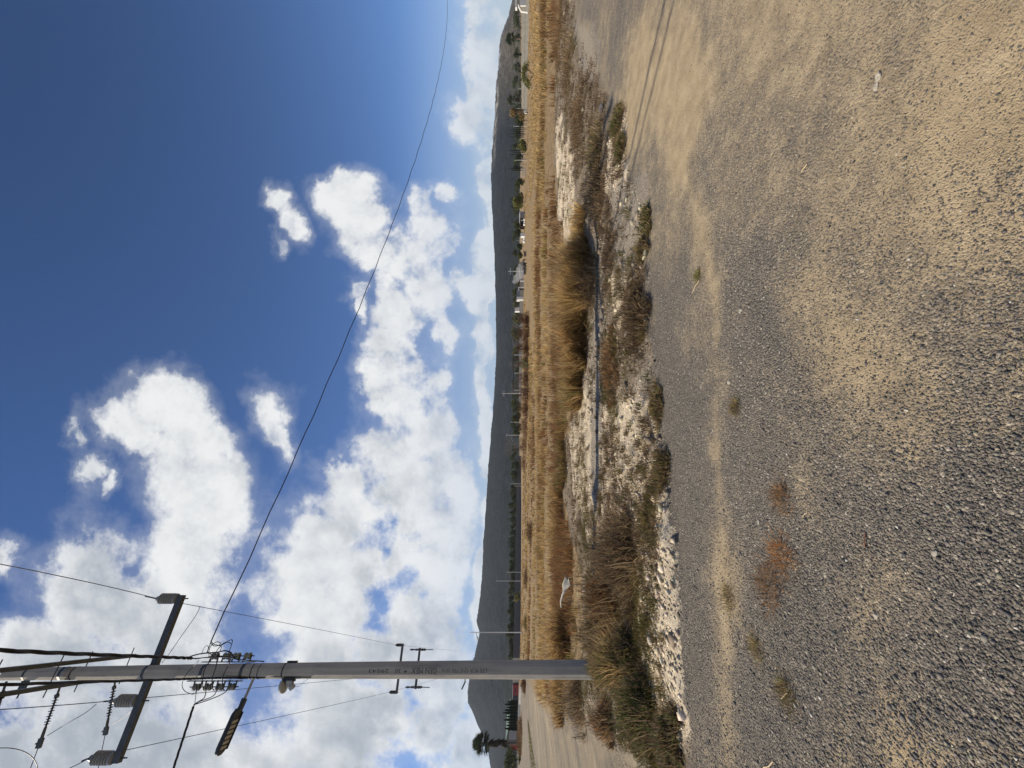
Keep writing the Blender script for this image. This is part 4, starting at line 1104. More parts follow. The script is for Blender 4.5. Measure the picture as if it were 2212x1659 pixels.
# farm house with the green roof, gable to the camera
D = 92; zb = B(1590, D).z; gx0, gx1, apex = B(1622, D).x, B(1558, D).x, B(1603, D).x
gh = empty('farm_house', Vector(((gx0 + gx1) / 2, D, zb)), 'farm house with green metal roof, red and grey front, below the palm', 'house')
hw, ha = zt(1101, D), zt(1092.5, D); far = Vector((-5.0, 13, 0))
mb = MB()
P = [Vector((gx0 + .4, D, zb - .5)), Vector((gx1 - .4, D, zb - .5)), Vector((gx1 - .4, D, hw)), Vector((apex, D, ha - .12)), Vector((gx0 + .4, D, hw))]
mb.poly(P + [p + far for p in P], [(0, 1, 2, 3, 4), (9, 8, 7, 6, 5), (0, 5, 6, 1), (1, 6, 7, 2), (0, 4, 9, 5)]); mb.build('walls', 'bark_grey', gh)
mb = MB()
E0, E1, A0 = Vector((gx0 - .2, D - .5, hw - .12)), Vector((gx1 + .2, D - .5, hw - .12)), Vector((apex, D - .5, ha))
P = [E0, A0, E1]; P = P + [p + far * 1.05 for p in P]; P += [p + ZV * .12 for p in P]
mb.poly(P, [(0, 1, 4, 3), (1, 2, 5, 4), (6, 9, 10, 7), (7, 10, 11, 8), (0, 6, 7, 1), (1, 7, 8, 2), (3, 4, 10, 9), (4, 5, 11, 10), (0, 3, 9, 6), (2, 8, 11, 5)]); mb.build('roof', 'green_roof', gh)
x0, x1 = B(1620, D).x, B(1606, D).x; mb = MB(); mb.box(Vector(((x0 + x1) / 2, D - .06, (zb + hw) / 2 - .2)), (x1 - x0, .1, hw - zb - .3)); mb.build('red_panel', 'red_wall', gh)
x0, x1 = B(1597, D).x, B(1578, D).x; mb = MB(); mb.box(Vector(((x0 + x1) / 2, D - .06, zb + 1.25)), (x1 - x0, .1, 1.9)); mb.build('garage_door', 'grey_panel', gh)
mb = MB(); mb.box(Vector((B(1577, D).x, D - .1, zb + 1.6)), (.3, .2, .3)); mb.build('lamp', 'white_paint', gh)
mb = MB()
for py in (1566, 1574): mb.box(Vector((B(py, D).x, D - .4, zb + .9)), (.14, .14, 1.9))
mb.box(Vector((B(1570, D).x, D - .4, zb + 1.85)), (1.3, .2, .12)); mb.build('porch', 'dark_panel', gh)

mb = MB()
pts = [B(1482, 62) + ZV * .12, B(1520, 64) + ZV * .14, B(1560, 64) + ZV * .16, B(1606, 62) + ZV * .16]
for p, q in zip(pts[:-1], pts[1:]):
    d = (q - p).normalized(); mb.box((p + q) / 2 - ZV * .1, ((q - p).length, .35, .55), (d, d.cross(ZV), d.cross(ZV).cross(d) * 1.0))
o = mb.build('irrigation_channel', 'canal'); tag(o, 'low pale concrete irrigation channel along the far edge of the dirt road', 'channel')

house('white_house', (626, 641), 119, 2.0, 5, 'roof_grey', 'grey sided house with a bright white end wall above the reddish bushes')
house('white_house', (641, 647), 118, 2.1, 3, 'white_paint', 'narrow bright white wall block at the left end of the grey house')
house('white_house', (664, 672), 150, 2.9, 3, 'white_paint', 'small white hut half hidden behind reddish bushes', roofmat='roof_grey')
house('white_house', (503.5, 510), 104, 1.15, 1.4, 'white_paint', 'small white cube shaped hut left of the dark open shed')
house('grey_shed', (457, 470), 104, 1.35, 4, 'roof_grey', 'small grey shed at the left end of the large green tree', roof=.25, cat='shed')
D = 104; sh = empty('open_shed', B(479, D), 'dark open shed with a red roof beam and white sacks below', 'shed')
a, b = B(472, D), B(490, D); mb = MB(); mb.box((a + b) / 2 + ZV * .55 + Vector((0, 1.6, 0)), (abs(a.x - b.x), .1, 1.4)); mb.build('back_wall', 'dark_panel', sh)
mb = MB(); mb.box((a + b) / 2 + ZV * 1.3 + Vector((0, .8, 0)), (abs(a.x - b.x) + .3, 1.9, .08)); mb.build('roof', 'dark_panel', sh)
mb = MB(); mb.box((a + b) / 2 + ZV * 1.24, (abs(a.x - b.x) + .3, .1, .14)); mb.build('beam', 'rust', sh)
for p in (a, b): m_ = MB(); m_.box(p + ZV * .55, (.1, .1, 1.3)); m_.build('post', 'rust', sh)
def sack(py, D, s, label):
    p = B(py, D); mb = MB(); mb.lathe(p, ZV, [(0, s * .8), (s * .3, s), (s * .9, s * .95), (s * 1.2, s * .6), (s * 1.3, s * .2)], 9); o = mb.build('feed_sack', 'white_paint', origin=p, smooth=True); tag(o, label, 'sack', 'white sacks by the sheds')
for py, s, lb in ((474, .32, 'white sack at the right end of the dark open shed'), (480, .30, 'smaller white sack in the middle of the open shed'), (485, .36, 'white sack at the left end of the dark open shed'), (516, .34, 'pale sack left of the white cube hut'), (522, .40, 'bright white sack below the leaning street light')): sack(py, 101, s, lb)
# white frames beside the low wall
def frame(py0, py1, D, h, label):
    o = empty('wall_doorway', B(py0, D), label, 'doorway'); a, b = B(py0, D), B(py1, D)
    m_ = MB(); m_.box(a + ZV * h / 2, (.3, .25, h)); m_.build('post', 'white_paint', o)
    if py1 != py0: m_ = MB(); m_.box((a + b) / 2 + ZV * (h + .1), (abs(a.x - b.x) + .3, .25, .25)); m_.build('lintel', 'white_paint', o); m_ = MB(); m_.box((a + b) / 2 + ZV * h / 2 + Vector((0, .2, 0)), (abs(a.x - b.x), .1, h)); m_.build('opening', 'dark_panel', o)
frame(621, 626, 109, 1.45, 'white door frame with a dark opening in the low grey wall')
frame(607, 607, 109, 1.2, 'single white post against the low grey wall, left of the smoke')

# bright white canopy at the far right edge
D = 97; cb = B(6, D); cn = empty('white_canopy', cb, 'bright white canopy with a bent strut rising above the right end of the wall', 'canopy')
mb = MB(); a, b = at(1115.2, 19.5, D), at(1112.6, -60, D); mb.box((a + b) / 2, ((b - a).length, .9, .42), ((b - a).normalized(), Vector((0, 1, 0)), (b - a).normalized().cross(Vector((0, 1, 0))))); mb.build('roof', 'white_paint', cn)
mb = MB(); a, b = at(1125.2, 13, D), at(1125.2, -60, D); mb.box((a + b) / 2 - ZV * .5, ((b - a).length, .3, 1.6)); mb.build('front_panel', 'white_paint', cn)
mb = MB(); mb.tube([at(1120, 11, D - .4), at(1121, 15, D - .4), at(1126, 25, D - .4), at(1140, 27, D - .4)], .2, 6); mb.build('bent_strut', 'white_paint', cn)
for py in (-8, -40): m_ = MB(); p = B(py, D); m_.box(Vector((p.x, D + .6, (p.z + zt(1115, D)) / 2)), (.2, .2, zt(1115, D) - p.z)); m_.build('post', 'pole_white', cn)

# thin far poles
def far_pole(py, px, D, r, label, cross=None, arm=None, mat='pole_white', cat='utility pole', group='thin poles beyond the field', foot=.0):
    b = B(py, D); top = zt(px, D); o = empty('far_pole' if cat != 'light pole' else 'light_pole', b, label, cat, group)
    m_ = MB(); m_.tube([b - ZV * .4, Vector((b.x, b.y, top))], [r * 1.2, r * .8], 6); m_.build('shaft', mat, o)
    if cross:
        m_ = MB(); z = top - cross[0]; m_.box(Vector((b.x, b.y, z)), (cross[1], .09, .11)); m_.build('crossarm', mat, o)
        for s in (-.42, 0, .42): m_ = MB(); m_.lathe(Vector((b.x + s * cross[1], b.y, z + .05)), ZV, [(0, .05), (.1, .07), (.22, .03)], 6); m_.build('insulator', 'porcelain', o)
    if arm:
        z = zt(arm[0], D); m_ = MB(); x1 = (V0 - arm[1]) / F * D; m_.tube([Vector((b.x, b.y, z)), Vector((x1, b.y, z + arm[2]))], .05, 5); m_.build('arm', 'steel', o)
        m_ = MB(); m_.box(Vector((x1, b.y, z + arm[2] - .05)), (.5, .22, .12)); m_.build('lamp_head', 'lamp_black', o)
    return o
far_pole(1366, 1016, 75, .085, 'tall slim white light pole with a side arm, right of the concrete pole', arm=(1029, 1378, -.15), cat='light pole')
far_pole(1255, 1071, 120, .06, 'slim white lamp post above the block wall, taller of the two')
far_pole(1236, 1093, 146, .06, 'short pale lamp post behind the block wall')
far_pole(1045, 1103, 178, .07, 'short pale pole near the middle of the block wall')
far_pole(940, 1093, 120, .08, 'pale utility pole beside the big bare tree, single short crossarm', cross=(.25, .9))
far_pole(912, 1103, 125, .06, 'short pale pole between the two bare trees')
far_pole(850, 1084, 105, .08, 'pale utility pole with crossarm beside the smaller bare tree', cross=(.6, 1.6))
far_pole(586, 1098, 108, .08, 'white utility pole with crossarm standing by the smoke', cross=(.6, 1.6))
far_pole(520, 1117, 104, .05, 'small leaning white street light above the sheds', arm=(1117, 525, .3), cat='light pole')
far_pole(234, 1116, 128, .05, 'thin pale pole beside the orange tree')
far_pole(192, 1119, 140, .05, 'short pale pole behind the precast wall, left of the second palm')
far_pole(273, 1109, 150, .05, 'thin pole with a small cross top behind the rail fence', cross=(.2, .8))
far_pole(346, 1112, 112, .05, 'thin pale pole between the dark cypresses and white gate')
for py, px, D, lb in ((599, 1121, 84, 'thin fence stake right of the cows'), (649, 1114, 62, 'tall thin stake in front of the reddish bushes'), (536, 1128, 95, 'small stake by the sandy patch'), (1050, 1111, 60, 'thin stake on the field by the block wall')):
    far_pole(py, px, D, .025, lb, mat='straw', cat='stake', group='thin stakes on the field')
a, b = B(850, 105), B(940, 120)
wire('far_wire', [Vector((a.x, a.y, zt(1087, 105))), Vector((b.x, b.y, zt(1096, 120)))], .02, 'sagging thin wire between the two poles by the bare trees', 'wire', sag=1.1, seg=12)

# steel frame shelter
D = 72; st = empty('frame_shelter', B(806, D), 'open shelter frame with white posts and black roof beams behind the reddish hedge', 'shelter')
for py in (767, 806, 843):
    p = B(py, D); m_ = MB(); m_.box(Vector((p.x, D, (p.z + zt(1110.5, D)) / 2)), (.14, .14, zt(1110.5, D) - p.z)); m_.build('post', 'pole_white', st)
m_ = MB(); q = [Vector(((V0 - py) / F * D, D, zt(px, D))) for py, px in ((767, 1110), (786, 1107), (806, 1110), (824, 1107.5), (843, 1110))]
m_.tube(q, .07, 5); m_.tube([q[0] + Vector((0, 3, .1)), q[2] + Vector((0, 3, .1)), q[4] + Vector((0, 3, .1))], .06, 5); m_.tube([q[0], q[0] + Vector((0, 3, .1))], .05, 5); m_.tube([q[4], q[4] + Vector((0, 3, .1))], .05, 5); m_.build('roof_beams', 'black_plastic', st)

# ---------------------------------------------------------------- trees
def leaf_cloud(blobs, n, s, cols):
    """leaf sprays spread through several clumps; blobs = (centre, radii)"""
    Vs, Fs, Cs = [], [], []; w = np.array([b[1][0] * b[1][1] * b[1][2] for b in blobs]) ** .75; w /= w.sum()
    for (c, r), ww in zip(blobs, w):
        m = max(6, int(n * ww)); u = rng.normal(size=(m, 3)); u /= np.linalg.norm(u, axis=1)[:, None]
        rr = rng.random(m) ** .4 * (1 + .25 * np.sin(u[:, 0] * 6 + c[0]) * np.cos(u[:, 2] * 5 + c[1]))
        p = np.array(c) + u * rr[:, None] * np.array(r)
        a = rng.normal(size=(m, 3)); a /= np.linalg.norm(a, axis=1)[:, None]
        b = np.cross(a, rng.normal(size=(m, 3))); b /= np.linalg.norm(b, axis=1)[:, None]
        sz = s * rng.uniform(.5, 1.4, (m, 1))
        q = np.stack([p - a * sz, p + b * sz * .45, p + a * sz, p - b * sz * .45], 1); Vs.append(q.reshape(-1, 3))
        tone = rng.uniform(.75, 1.25); Cs.append(np.repeat(np.clip(pick(cols, m, .28) * tone, 0, .9), 4, 0))
    V = np.concatenate(Vs); return V, np.arange(len(V)).reshape(-1, 4), np.zeros((0, 3), int), np.concatenate(Cs)

def tree(name, py, D, px_top, wid, cols, label, cat='tree', group=None, n=900, s=.2, trunk=.35, px_bot=None, mat='leaf', nblob=9):
    b = B(py, D); hgt = zt(px_top, D) - b.z; w = wid / F * D
    o = empty(name, b, label, cat, group); mb = MB()
    f = b + Vector((rng.normal(0, .05) * w, 0, hgt * trunk)); r = max(.05, hgt * .022)
    mb.tube([b - ZV * .3, (b + f) / 2 + Vector((.04 * w, 0, 0)), f], [r * 1.4, r, r * .8], 6)
    blobs = []
    for i in range(nblob):
        a = 6.283 * i / nblob + rng.normal(0, .3); rad = w * .5 * rng.uniform(.3, .68)
        c = b + Vector((math.cos(a) * rad, math.sin(a) * rad * .8, hgt * rng.uniform(trunk + .1, .84)))
        rr = w * rng.uniform(.15, .26); blobs.append((c, (rr, rr, min(rr * .9, hgt * .24)))); mb.tube([f, (f + c) / 2 + ZV * .1, c], [r * .7, r * .45, r * .15], 4)
    blobs.append((b + ZV * (hgt * .78), (w * .25, w * .22, hgt * .2)))
    mb.build('trunk', 'bark', o)
    V, A, T, c = leaf_cloud(blobs, n, s, cols); mesh_np('crown', V, A, T, c, mat, parent=o, origin=tuple(b)); return o
DG = [(.030, .045, .016), (.045, .06, .022), (.06, .075, .028), (.022, .034, .014)]
MG = [(.09, .105, .03), (.12, .13, .04), (.07, .085, .028), (.15, .145, .05)]
YG = [(.17, .17, .05), (.22, .20, .06), (.13, .14, .04), (.26, .22, .08)]
OR = [(.22, .14, .045), (.27, .17, .06), (.16, .10, .04), (.20, .16, .06)]
GB = [(.14, .125, .10), (.10, .09, .07), (.17, .15, .12)]

# the row behind the block wall: each its own size and place
row = [1092, 1106, 1121, 1136, 1152, 1167, 1180, 1197, 1214, 1228, 1244, 1262, 1277, 1291, 1308, 1322, 1337, 1351, 1368, 1384, 1398, 1412]
qual = ['round dark', 'tall', 'low spreading', 'pale edged', 'dense', 'narrow', 'broad']
ordw = 'first second third fourth fifth sixth seventh eighth ninth tenth eleventh twelfth thirteenth fourteenth fifteenth sixteenth seventeenth eighteenth nineteenth twentieth twenty-first twenty-second'.split()
marks = {0: 'at its far right end', 10: 'beside the two lamp posts', 18: 'behind the tall light pole', 21: 'touching the concrete pole in view'}
for i, py in enumerate(row):
    D = np.interp(py, [1086, 1255, 1421], [198, 165, 143]); px = 1100 + rng.uniform(-5, 3) - (3 if py > 1300 else 0)
    lb = f"{qual[i % 7]} dark tree behind the block wall, " + marks.get(i, '%s from its right end' % ordw[i])
    tree('dark_tree', py, D, px, rng.uniform(17, 25), DG if i % 3 else DG + MG[:1], lb, group='trees behind the block wall', n=650, s=.30, trunk=.2)
for i, (py, px, D, wid, cols, n, lb, nm) in enumerate((
    (437, 1106, 100, 40, MG + YG, 2600, 'large bushy olive green tree at the edge of the golden field', 'mesquite_tree'),
    (487, 1112, 120, 18, DG + MG, 700, 'dark green tree behind the dark open shed', 'dark_tree'),
    (503, 1113, 122, 18, DG, 700, 'dark green tree behind the white cube hut', 'dark_tree'),
    (533, 1116, 128, 20, DG, 700, 'dark tree left of the leaning street light', 'dark_tree'),
    (551, 1118, 128, 20, DG + MG, 600, 'low dark tree between the sheds and the smoke', 'dark_tree'),
    (612, 1113, 130, 24, DG + GB, 700, 'dull green tree behind the white post and smoke', 'dark_tree'),
    (632, 1108, 140, 24, MG + DG, 700, 'green tree rising behind the grey sided house', 'dark_tree'),
    (655, 1108, 150, 22, MG + GB, 600, 'pale olive tree left of the bright white wall', 'olive_tree'),
    (690, 1106, 110, 34, MG + GB, 800, 'soft grey olive tree above the reddish hedge, rightmost', 'olive_tree'),
    (722, 1104, 110, 34, MG + GB, 800, 'grey green tree behind the right post of the shelter frame', 'olive_tree'),
    (756, 1107, 110, 30, MG + GB, 700, 'grey green tree above the shelter frame', 'olive_tree'),
    (875, 1104, 140, 30, DG + MG, 700, 'dark tree left of the smaller bare tree', 'dark_tree'),
    (905, 1104, 150, 28, DG + MG, 700, 'dark tree between the two bare trees', 'dark_tree'),
    (925, 1106, 160, 26, DG, 600, 'small dark tree beside the pale utility pole', 'dark_tree'),
    (1005, 1104, 190, 24, DG, 600, 'dark tree left of the big bare tree', 'dark_tree'),
    (1025, 1103, 195, 22, DG + MG, 600, 'second dark tree left of the big bare tree', 'dark_tree'),
    (1055, 1103, 200, 22, DG, 600, 'dark tree beside the short pole behind the wall', 'dark_tree'),
    (1074, 1104, 200, 20, DG, 600, 'dark tree where the block wall top begins to show', 'dark_tree'),
    (244, 1100, 122, 30, OR, 1300, 'orange brown autumn tree behind the white gate pillar', 'autumn_tree'),
    (262, 1113, 124, 22, DG + MG, 700, 'dark green bush left of the white gate pillar', 'dark_tree'),
    (314, 1117, 108, 30, YG + MG, 1200, 'yellow green tree beside the rail fence', 'mesquite_tree'),
    (342, 1113, 140, 26, DG, 700, 'dark tree behind the rail fence and white gate', 'dark_tree'),
    (395, 1112, 120, 24, DG + MG, 700, 'dark green tree between the white gate and the large olive tree', 'dark_tree'),
    (1645, 1088, 78, 60, MG + DG, 1900, 'dark olive mesquite tree at the far left beyond the road', 'mesquite_tree'),
    (1630, 1120, 60, 40, DG, 900, 'low black green bush at the far left road edge', 'dark_tree'))):
    tree(nm, py, D, px, wid, cols, lb, group='trees beyond the field', n=n, s=.0022 * D, trunk=.18)
for i in range(52):
    py = 30 + i * 28.5 + rng.uniform(-9, 9)
    tree('far_tree', py, rng.uniform(215, 260), 1113 - rng.uniform(0, 8) - (4 if 850 < py < 1450 else 0), rng.uniform(16, 34), DG + MG[:1], 'dark green tree in the belt at the foot of the hills', group='trees at the foot of the hills', n=420, s=.5, trunk=.15, nblob=6)
tree('mesquite_tree', 1290, 118, 1111, 24, YG + MG, 'olive shrub growing in front of the block wall', group='trees beyond the field', n=800, s=.2, trunk=.1)

def twig_tree(name, py, D, px_top, wid, label, leaves=None, tilt=0.):
    b = B(py, D); hgt = zt(px_top, D) - b.z; w = wid / F * D; o = empty(name, b, label, 'bare tree' if not leaves else 'tree', 'trees beyond the field'); mb = MB(); tips = []
    def grow(p, d, L, r, lev):
        q = p + d * L; mb.tube([p, (p + q) / 2 + Vector(rng.normal(0, .04, 3)) * L, q], [r, r * .8, r * .6], 4 if lev < 3 else 3, cap=False)
        if lev == 5: tips.append(q); return
        for i in range(3 if lev < 4 else 2):
            v = Vector(rng.normal(0, 1, 3)); v = (v - d * v.dot(d)).normalized(); nd = (d + v * rng.uniform(.3, .62) + ZV * .05).normalized(); grow(q, nd, L * rng.uniform(.66, .86), max(r * .58, .012), lev + 1)
    L = hgt * .235
    for i in range(4):
        a = 6.283 * i / 4 + .4; grow(b - ZV * .1, Vector((math.cos(a) * .42 * w / hgt * 1.2 + tilt, math.sin(a) * .3, 1)).normalized(), L, max(.04, hgt * .014), 1)
    mb.build('branches', 'bark_grey' if not leaves else 'bark', o)
    if leaves:
        V, A, T, c = leaf_cloud([(t, (w * .12, w * .12, w * .08)) for t in tips[::3]], 1500, .0019 * D, leaves); mesh_np('leaves', V, A, T, c, 'leaf', parent=o, origin=tuple(b))
    return o
twig_tree('bare_tree', 966, 125, 1070, 44, 'big bare grey tree with a fan of fine twigs above the wall')
twig_tree('bare_tree', 840, 108, 1087, 32, 'smaller bare grey tree beside the shelter frame')
for py, px, lb in ((706, 1095, 'right'), (736, 1094, 'middle'), (790, 1091, 'left')): twig_tree('bare_tree', py, 130, px, 16, f'slim pale bare tree, {lb} of three above the reddish hedge')
twig_tree('mesquite_tree', 160, 52, 1117, 50, 'sparse mesquite shrub with dark crooked trunks before the precast wall', YG + MG, tilt=-.2)

def cypress(py, D, px_top, wid, label, group):
    b = B(py, D); hgt = zt(px_top, D) - b.z; r = wid / F * D / 2; n = 520
    t = rng.random(n) ** .8; a = rng.random(n) * 6.283; rad = r * np.minimum(1, t * 6 + .4) * np.clip(1 - t ** 2.2, .05, 1) * rng.uniform(.5, 1.1, n)
    p = np.stack([b.x + rad * np.cos(a), b.y + rad * np.sin(a), b.z + .1 + t * hgt * .93], 1)
    o = empty('cypress_tree', b, label, 'cypress', group)
    V, A, T, c = blades(p, np.full(n, hgt * .09), np.full(n, r * .45), a, np.full(n, .15), pick([(.014, .022, .012), (.02, .03, .015), (.028, .04, .018)], n), np.zeros(n))
    mesh_np('crown', V, A, T, c, 'leaf', parent=o, origin=tuple(b)); mb = MB(); mb.tube([b - ZV * .3, b + ZV * hgt * .8], [.08, .03], 5); mb.build('trunk', 'bark', o)
order = ['first', 'second', 'third', 'fourth', 'fifth', 'sixth', 'seventh', 'eighth', 'ninth', 'tenth']
for i, (py, px) in enumerate(((1516, 1097), (1521.5, 1091), (1528, 1096), (1534, 1090.5), (1540, 1088), (1548, 1095), (1555, 1088.5), (1561, 1097), (1567, 1094.5), (1574, 1091))):
    cypress(py, 86, px, 6.2, f'{order[i]} slim black green cypress from the red shed, before the green roof', 'row of cypresses by the farm house')
for j, (grp, D, where) in enumerate((([(276, 1105), (280, 1101), (284, 1106), (288, 1102), (292, 1107), (296, 1101)], 160, 'in the cluster behind the rail fence'), ([(325, 1102), (329, 1108), (334, 1101)], 165, 'in the trio right of the white gate'),
        ([(361, 1104), (364, 1100), (368, 1103)], 165, 'in the trio above the white gate'), ([(427.5, 1101), (431, 1099), (435, 1100)], 150, 'in the group right of the large olive tree'), ([(443, 1103), (446, 1101), (449, 1104)], 150, 'in the group left of the large olive tree'))):
    for i, (py, px) in enumerate(grp): cypress(py, D, px, 1.7, f'{order[i]} thin dark cypress from the right {where}', 'thin cypresses at right')
cypress(118, 135, 1110, 4, 'lone slender cypress between the two right palms', 'thin cypresses at right')

def palm(py, D, px_top, crown, label, skirt=True, nf=120):
    """fan palm: trunk, hanging dead fronds, fans of leaflets"""
    b = B(py, D); top = zt(px_top, D); R_ = crown / F * D / 2; hc = top - R_ * .55; o = empty('fan_palm', b, label, 'palm', 'fan palms')
    mb = MB(); mb.tube([b - ZV * .3, Vector((b.x, b.y, (b.z + hc) / 2)), Vector((b.x, b.y, hc))], [.3, .22, .2], 8); mb.build('trunk', 'bark', o)
    def fans(n, e0, e1, L, dead):
        Vs, F3s, Cs = [], [], []; k = 0
        for i in range(n):
            a = rng.random() * 6.283; e = rng.uniform(e0, e1); d = np.array([math.cos(a) * math.cos(e), math.sin(a) * math.cos(e), math.sin(e)])
            s = np.array([-math.sin(a), math.cos(a), 0]); u = np.cross(s, d) * -1
            p0 = np.array([b.x, b.y, hc - (rng.random() * (hc - b.z) * .5 if dead else 0)]); p1 = p0 + d * L * .55 * rng.uniform(.8, 1.15)
            col = pick([(.05, .035, .022), (.09, .065, .04), (.13, .10, .06)] if dead else [(.06, .085, .04), (.09, .12, .055), (.12, .15, .07), (.04, .06, .03)], 1, .3)[0]
            Vs += [p0 - s * .025, p0 + s * .025, p1]; F3s.append((k, k + 1, k + 2)); k += 3; Cs += [col] * 3
            for j in range(11):
                t = (j - 5) / 5 * 1.35; dd = d * math.cos(t) + s * math.sin(t) + u * rng.normal(0, .12) + np.array([0, 0, -.25 if not dead else -.5]); dd /= np.linalg.norm(dd); LL = L * .5 * (1 - .25 * abs(t)); w = s * math.cos(t) - d * math.sin(t)
                Vs += [p1 - w * L * .10, p1 + w * L * .10, p1 + dd * LL]; F3s.append((k, k + 1, k + 2)); k += 3; Cs += [col] * 3
        return np.array(Vs), np.zeros((0, 4), int), np.array(F3s), np.array(Cs)
    V, A, T, c = fans(nf, -.5, 1.5, R_ * 1.05, False); mesh_np('fronds', V, A, T, c, 'leaf', parent=o, origin=tuple(b))
    if skirt: V, A, T, c = fans(46, -1.5, -.9, R_ * .8, True); mesh_np('dead_fronds', V, A, T, c, 'dry', parent=o, origin=tuple(b))
palm(1606, 88, 1032, 47, 'big fan palm with a thick brown skirt behind the green roofed farm house')
palm(84, 140, 1098, 28, 'fan palm with a round crown behind the precast wall at far right', False, 70)
palm(216, 132, 1101, 24, 'ragged fan palm with yellowish fronds right of the orange tree', True, 60)

# reddish hedge, bushes on the field edge
HB = [(.10, .042, .024), (.14, .06, .032), (.07, .03, .02), (.17, .085, .045)]
def far_bush(py, px_b, wid, hgt, cols, n, label, w=.03, grp='reddish bushes along the field edge'):
    p = on_ground(G(px_b, py)); k = p.y / F; rx = wid * k / 2
    V, A, T, c = merge([tangle(p, rx, rx * .7, hgt * k, n, .35, w, cols, .5)]); tag(mesh_np('field_bush', V, A, T, c, 'dry', origin=tuple(p)), label, 'bush', grp)
for i, (py, w_, h_) in enumerate(((690, 40, 20), (722, 46, 26), (752, 44, 25), (784, 46, 27), (818, 48, 26), (850, 46, 25), (884, 50, 22), (920, 54, 19), (960, 54, 17), (1000, 54, 14))):
    far_bush(py, 1144 - max(0, i - 5) * 2, w_, h_, HB + (BROWN[:2] if i > 6 else []), 1500, f'{order[i]} reddish brown dead bush from the right in the far hedge')
far_bush(1150, 1150, 60, 9, BROWN + DARK, 900, 'low dark brown scrub in front of the block wall, middle')
far_bush(1250, 1140, 60, 8, BROWN + DARK, 900, 'low dark scrub below the lamp posts')
far_bush(1480, 1136, 40, 9, HB + BROWN, 900, 'dark reddish scrub at the far end of the dirt road', grp='scrub at the far left')
far_bush(1575, 1128, 70, 9, BROWN + DRY, 900, 'brown scrub on the bank below the cypresses', .05, 'scrub at the far left')
far_bush(1605, 1127, 60, 10, BROWN + DARK, 900, 'dark brown scrub before the grey garage door', .05, 'scrub at the far left')
far_bush(1345, 1140, 40, 7, OLIVE + BROWN, 700, 'small olive scrub before the block wall near the light pole')
# prickly pear
p = on_ground(G(1145, 786)); mb = MB()
for i in range(11):
    c = p + Vector((rng.uniform(-.6, .6), rng.uniform(-.2, .2) - .8, .22 + .28 * (i % 4))); a = rng.random() * 3.14; mb.lathe(c, (math.cos(a), math.sin(a), .2), [(-.03, .05), (-.02, .17), (.02, .17), (.03, .05)], 9)
pm('cactus', (.15, .17, .055), .6, var=.15); o = mb.build('prickly_pear', 'cactus', origin=p); tag(o, 'yellow green prickly pear cactus in front of the reddish hedge', 'cactus')

# road side grass strip
def strip():
    n = 1100; t = rng.random(n); py = 1555 + 115 * t; px = 1140.5 + 7 * t + rng.random(n) * (1 + 11 * t); P = np.array([[*G(a_, b_)] for a_, b_ in zip(px, py)])
    P[:, 2] = ground_height(P[:, 0], P[:, 1]); col = pick([(.17, .16, .06), (.24, .21, .09), (.13, .13, .05), (.30, .24, .12)], n)
    V, A, T, c = blades(P, rng.uniform(.04, .12, n), rng.uniform(.02, .05, n), rng.random(n) * 6.28, np.abs(rng.normal(.3, .3, n)), col)
    tag(mesh_np('road_grass', V, A, T, c, 'grass'), 'green grass strip on the far side of the dirt road', 'grass', kind='stuff')
strip()

# cows lying and standing on the sandy patch
def cow_mesh(lying):
    V, E, Rr = [], [], []
    def v(x, y, z, r): V.append((x, y, z)); Rr.append(r); return len(V) - 1
    lift = -.42 if lying else 0
    sp = [v(-.75, 0, 1.12 + lift, .26), v(-.3, 0, 1.1 + lift, .34), v(.2, 0, 1.1 + lift, .35), v(.6, 0, 1.18 + lift, .28)]
    E += [(sp[i], sp[i + 1]) for i in range(3)]
    nk = v(.95, 0, 1.38 + lift, .16); hd = v(1.2, 0, 1.45 + lift, .13); mz = v(1.48, 0, 1.3 + lift, .085); E += [(sp[3], nk), (nk, hd), (hd, mz)]
    for s in (-1, 1): e = v(1.14, s * .22, 1.52 + lift, .035); E.append((hd, e))
    tl = v(-1.0, 0, 1.0 + lift, .05); tl2 = v(-1.06, 0, .5 + lift * .5, .03); E += [(sp[0], tl), (tl, tl2)]
    for x, root, back in ((-.68, sp[0], 1), (.55, sp[3], 0)):
        for s in (-1, 1):
            if lying: k = v(x + .25, s * .36, .35, .1); f = v(x + .65, s * .34, .1, .06); E += [(root, k), (k, f)]
            else: h = v(x, s * .17, .78, .14); k = v(x + (-.1 if back else .03), s * .18, .45, .075); f = v(x, s * .18, .06, .06); E += [(root, h), (h, k), (k, f)]
    me = bpy.data.meshes.new('cow_body'); me.from_pydata(V, E, []); me.update(); o = bpy.data.objects.new('cow', me); C.objects.link(o)
    m_ = o.modifiers.new('skin', 'SKIN'); sk = me.skin_vertices[0].data if me.skin_vertices else None
    if sk is None:
        bm_ = __import__('bmesh').new(); bm_.from_mesh(me); L_ = bm_.verts.layers.skin.verify(); bm_.to_mesh(me); bm_.free(); sk = me.skin_vertices[0].data
    for i, r_ in enumerate(Rr): sk[i].radius = (r_, r_); sk[i].use_root = (i == 1)
    o.modifiers.new('sub', 'SUBSURF').levels = 1
    dg = bpy.context.evaluated_depsgraph_get(); dg.update(); me2 = bpy.data.meshes.new_from_object(o.evaluated_get(dg)); bpy.data.objects.remove(o)
    me2.materials.clear(); me2.materials.append(MATS['cow_hide']); return me2
cm = [cow_mesh(False), cow_mesh(True)]
